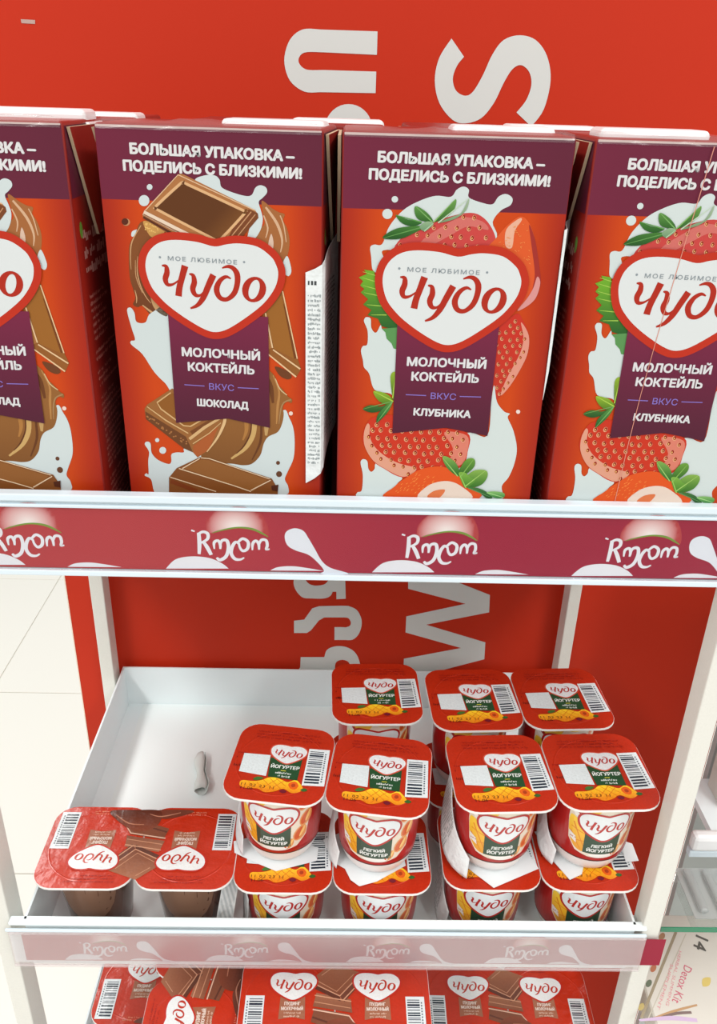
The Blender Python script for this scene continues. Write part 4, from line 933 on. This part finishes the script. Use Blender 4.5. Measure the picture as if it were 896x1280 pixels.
def ribbon(par, pts0, pts1, label):
    bm = bmesh.new(); cl = bm.verts.layers.float_color.new('Col'); U, W = sm(pts0, False, 5), sm(pts1, False, 5); rows = []
    for p, q in zip(U, W): rows.append([bm.verts.new(Vector(p).lerp(Vector(q), k/8)) for k in range(9)])
    for i, r in enumerate(rows):
        for k, v in enumerate(r): v[cl] = L((222, 224, 224) if k in (0, 8) or (k+i) % 2 else (176, 182, 184))
    for a, b in zip(rows, rows[1:]):
        for k in range(8): bm.faces.new((a[k], b[k], b[k+1], a[k+1]))
    o = link('paper_label', new_mesh('paper_label', bm), M['paper_crinkled'], par, label); md = o.modifiers.new('thickness', 'SOLIDIFY'); md.thickness = .0003; return o
def loc_(p): return (-(p[0]-PPC[0]), -(p[1]-PPC[1]), p[2]-FLZ)
ribbon(PK, [loc_(p) for p in ((-68.5, 376, -437), (-70.5, 371, -452), (-73.5, 367, -470), (-76, 366, -492))], [loc_(p) for p in ((-59.5, 378, -437), (-60.5, 374, -452), (-63, 369, -470), (-65, 367, -492))], 'grey printed paper strip hanging beside the cup')
GP = 'pudding packs'
ZA = -654.2; ZBp = ZA+64.3
def pdup(x, y, z, rz, lab): return dup(PK, (x, y, z), rz, lab, GP, drop=('paper_label',))
pdup(-110, 405, ZA, 0, 'pudding twin pack at the far left of the lower tray, partly under the sideways pack')
pdup(-86, 364, ZBp, 90, 'pudding twin pack on the lower tray turned sideways, its lettering running upward')
pdup(2.5, 345, ZBp+7.5, 0, 'pudding twin pack in the middle of the lower tray, both hearts upright')
pdup(128, 393.5, ZA, -1, 'pudding twin pack at the right of the lower tray, beside the red board')
s = thing('pudding_cup', 'pudding cup hidden under the middle pack of the lower tray', 'pudding cup', (5+PITCH_/2-4, 338, ZA), 0, GP)
for nm in ('cup', 'lid'):
    o = [o for o in bpy.data.objects if o.parent == PK and o.name.split('.')[0] == nm][0]; c = o.copy(); COL.objects.link(c); c.parent = s; c.location = (0, 0, 0)
s.scale = (.9, .9, 1.12)
# ------------------------------------------------------------------ rolled paper scrap
bm = bmesh.new(); n = 9; rings = []
for i in range(7):
    y = -21+42*i/6; r = 3.2+.9*math.sin(i*1.7)-(i*.15); ring = []
    for k in range(16):
        a = 2*math.pi*k/16*1.12; rr = r*(1+.10*math.sin(3*a+i))+k*.09; ring.append(bm.verts.new((rr*math.cos(a)*1.15+.6*math.sin(i), y+math.sin(a*2)*.6, 4.2+rr*.95*math.sin(a))))
    rings.append(ring)
for a, b in zip(rings, rings[1:]):
    for k in range(15): bm.faces.new((a[k], a[k+1], b[k+1], b[k]))
zmin = min(v.co.z for v in bm.verts)
for v in bm.verts: v.co.z -= zmin
o = link('paper_scrap', new_mesh('paper_scrap', bm, True), mat('scrap_paper', (222, 226, 222), .6, bump=.3, bscale=200)); o.location = (-108*S, 516*S, (-494.4+FLOOR)*S); o.rotation_euler = (0, 0, math.radians(8))
md = o.modifiers.new('thickness', 'SOLIDIFY'); md.thickness = .0003; top(o, 'small rolled scrap of white paper lying on the middle tray', 'paper scrap')

# ------------------------------------------------------------------ floor
fl = box('floor', -3200, 3200, -1800, 5200, -FLOOR-20, -FLOOR-3, M['grout']); fl['kind'] = 'structure'
x = -2400-606+0
tile_me = new_mesh('floor_tile', bx(bmesh.new(), -298.8, 298.8, -298.8, 298.8, -3, 0, 1, 1))
oy = 1274.0; ox = -350.0
for i in range(-5, 6):
    for j in range(-4, 7):
        o = link('floor_tile', tile_me, M['tile'], fl); o.location = ((ox+600*i+300)*S, (oy+600*j+300)*S, 0)

# ------------------------------------------------------------------ neighbouring shelf unit on the right
nb = thing('glass_shelf_unit', 'neighbouring shelf unit with white rails and green edged glass, right of the rack', 'shelf unit', (330, 480, -FLOOR))
def nbox(name, x0, x1, y0, y1, z0, z1, mt, bev=0, par=None, label=None):
    bm = bx(bmesh.new(), x0-330, x1-330, y0-480, y1-480, z0+FLOOR, z1+FLOOR, bev); return link(name, new_mesh(name, bm), mt, par or nb, label)
nbox('shelf_board', 264, 620, 428, 480, -462, -456, M['metal']); nbox('shelf_rail', 248, 620, 419, 428, -466, -452, M['cap'], 3); nbox('shelf_rail', 248, 620, 421, 427, -473, -467, M['lip'], 1)
nbox('back_panel', 280, 620, 480, 486, -FLOOR, -250, mat('neighbour_panel', (176, 180, 178), .6))
g = nbox('glass_shelf', 236, 620, 372.2, 418, -486, -480, M['glass'], label='glass shelf'); nbox('glass_edge', 214, 620, 371.2, 372, -485, -481, M['glass_edge'], par=g, label='green front edge of the glass')
g = nbox('glass_shelf', 262, 620, 250, 450, -580, -572, M['glass'], label='lower glass shelf'); nbox('glass_edge', 260.5, 262, 250, 450, -580, -571, M['glass_edge'], par=g, label='green side edge of the glass')
nbox('leg', 600, 616, 400, 416, -FLOOR, -250, M['post'])
# herbal tea box lying under the glass
tb = thing('herbal_tea_box', 'cream herbal tea box with pink lettering under the glass shelf at lower right', 'box', (253, 378, -535), 0)
bm = bx(bmesh.new(), -42, 46, -66, 46, -20, 0, 1, 1); link('body', new_mesh('body', bm), mat('tea_box_card', (214, 208, 196), .5), tb)
a = Art(); f = lambda u, v, h: Vector((u, v, h+.05))
a.poly([(-41, -65), (45, -65), (45, 45), (-41, 45)], (216, 210, 200), 1)
TP = Tr(Plane((253, 378, -535), (1, 0, 0), (0, 1, 0)), 740, 980, 4.27)
a.stroke(TP((447, 790, 14), (262, 1250, 14)), (160, 146, 122), 2, 1); a.stroke(TP((500, 800, 5), (300, 1250, 5)), (196, 188, 172), 2, 1)
for x, y, c in ((372, 815, (170, 130, 100)), (350, 905, (206, 190, 110)), (326, 985, (190, 120, 90)), (302, 1065, (110, 120, 100)), (262, 1190, (190, 170, 110))): a.poly(sm(TP(*ell(x, y, 15, 22, 30, 7)), True, 2), c, 3)
def vtext(s, x, y0, y1, cap, c, b=0): a.text(s, (x, y0), (x, y1), cap, c, b, 4)
TP = Tr(Plane((253, 378, -535), (1, 0, 0), (0, 1, 0)), 740, 980, 4.27)
def ptext(s, p0, p1, cap, c, b=0): q = TP(p0, p1); a.text(s, q[0], q[1], cap, c, b, 4)
ptext('Detox Kit', (492, 965), (425, 1158), 5.6, (206, 104, 124), .0); ptext('HERBAL SLIMMING', (462, 890), (392, 1180), 2.0, (222, 150, 156)); ptext('SUPPLEMENT', (418, 960), (343, 1200), 2.0, (222, 150, 156))
ptext('14', (536, 862), (548, 800), 7.5, (96, 92, 86), .04) if False else ptext('14', (556, 806), (540, 872), 8.5, (96, 92, 86), .03)
a.poly(sm(TP((590, 1040), (630, 1035), (625, 1075), (590, 1080))), (214, 190, 110), 3)
a.stroke(TP((300, 1262, 8), (430, 1215, 14), (560, 1180, 10)), (190, 150, 110), 3, 3); a.stroke(TP((370, 1245, 10), (450, 1225, 16), (530, 1220, 14)), (130, 110, 106), 3, 3); a.stroke(TP((250, 1262, 10), (420, 1250, 24), (560, 1262, 20)), (206, 180, 210), 3, 3)
a.build('box_print', f, M['paper'], tb)
# clear tray of ampoules above the glass and two upright packs behind
bl = thing('blister_tray', 'clear plastic tray with ribs lying on the glass shelf at right', 'plastic tray', (314, 397, -479.8))
bm = bx(bmesh.new(), -76, 60, -20, 20, 0, 1); 
for i in range(9): bx(bm, -72+i*13, -66+i*13, -17, 17, 1, 4.6, 1.6, 2)
link('ribbed_sheet', new_mesh('ribbed_sheet', bm), clear_plastic('frosted_tray', .5, (190, 194, 192), .3), bl)
def upright(x, y, w_, h_, lab, c2):
    t = thing('cosmetic_box', lab, 'box', (x, y, -455.8)); bm = bx(bmesh.new(), -w_/2, w_/2, -12, 12, 0, h_, .8, 1); link('body', new_mesh('body', bm), mat('cosmetic_card', (206, 204, 196), .5), t)
    a = Art(); a.micro(-w_/2+3, w_/2-3, h_*.5, 3, (190, 90, 80), 1); a.micro(-w_/2+3, w_/2-6, h_*.4, 2, (190, 90, 80), 1); a.poly(sm([(-w_/2+1, 8), (-w_/4, 14), (w_/2-1, 15), (w_/2-1, 8), (0, 5)]), c2, 2)
    a.build('box_print', lambda u, v, h: Vector((u, -12-h, v)), M['paper'], t)
upright(300, 462, 44, 120, 'pale cosmetic box with a green leaf mark standing on the white rail shelf', (70, 140, 60))
upright(350, 462, 44, 118, 'second pale cosmetic box, right of the one with the leaf mark', (80, 150, 70))
bpy.context.view_layer.update()
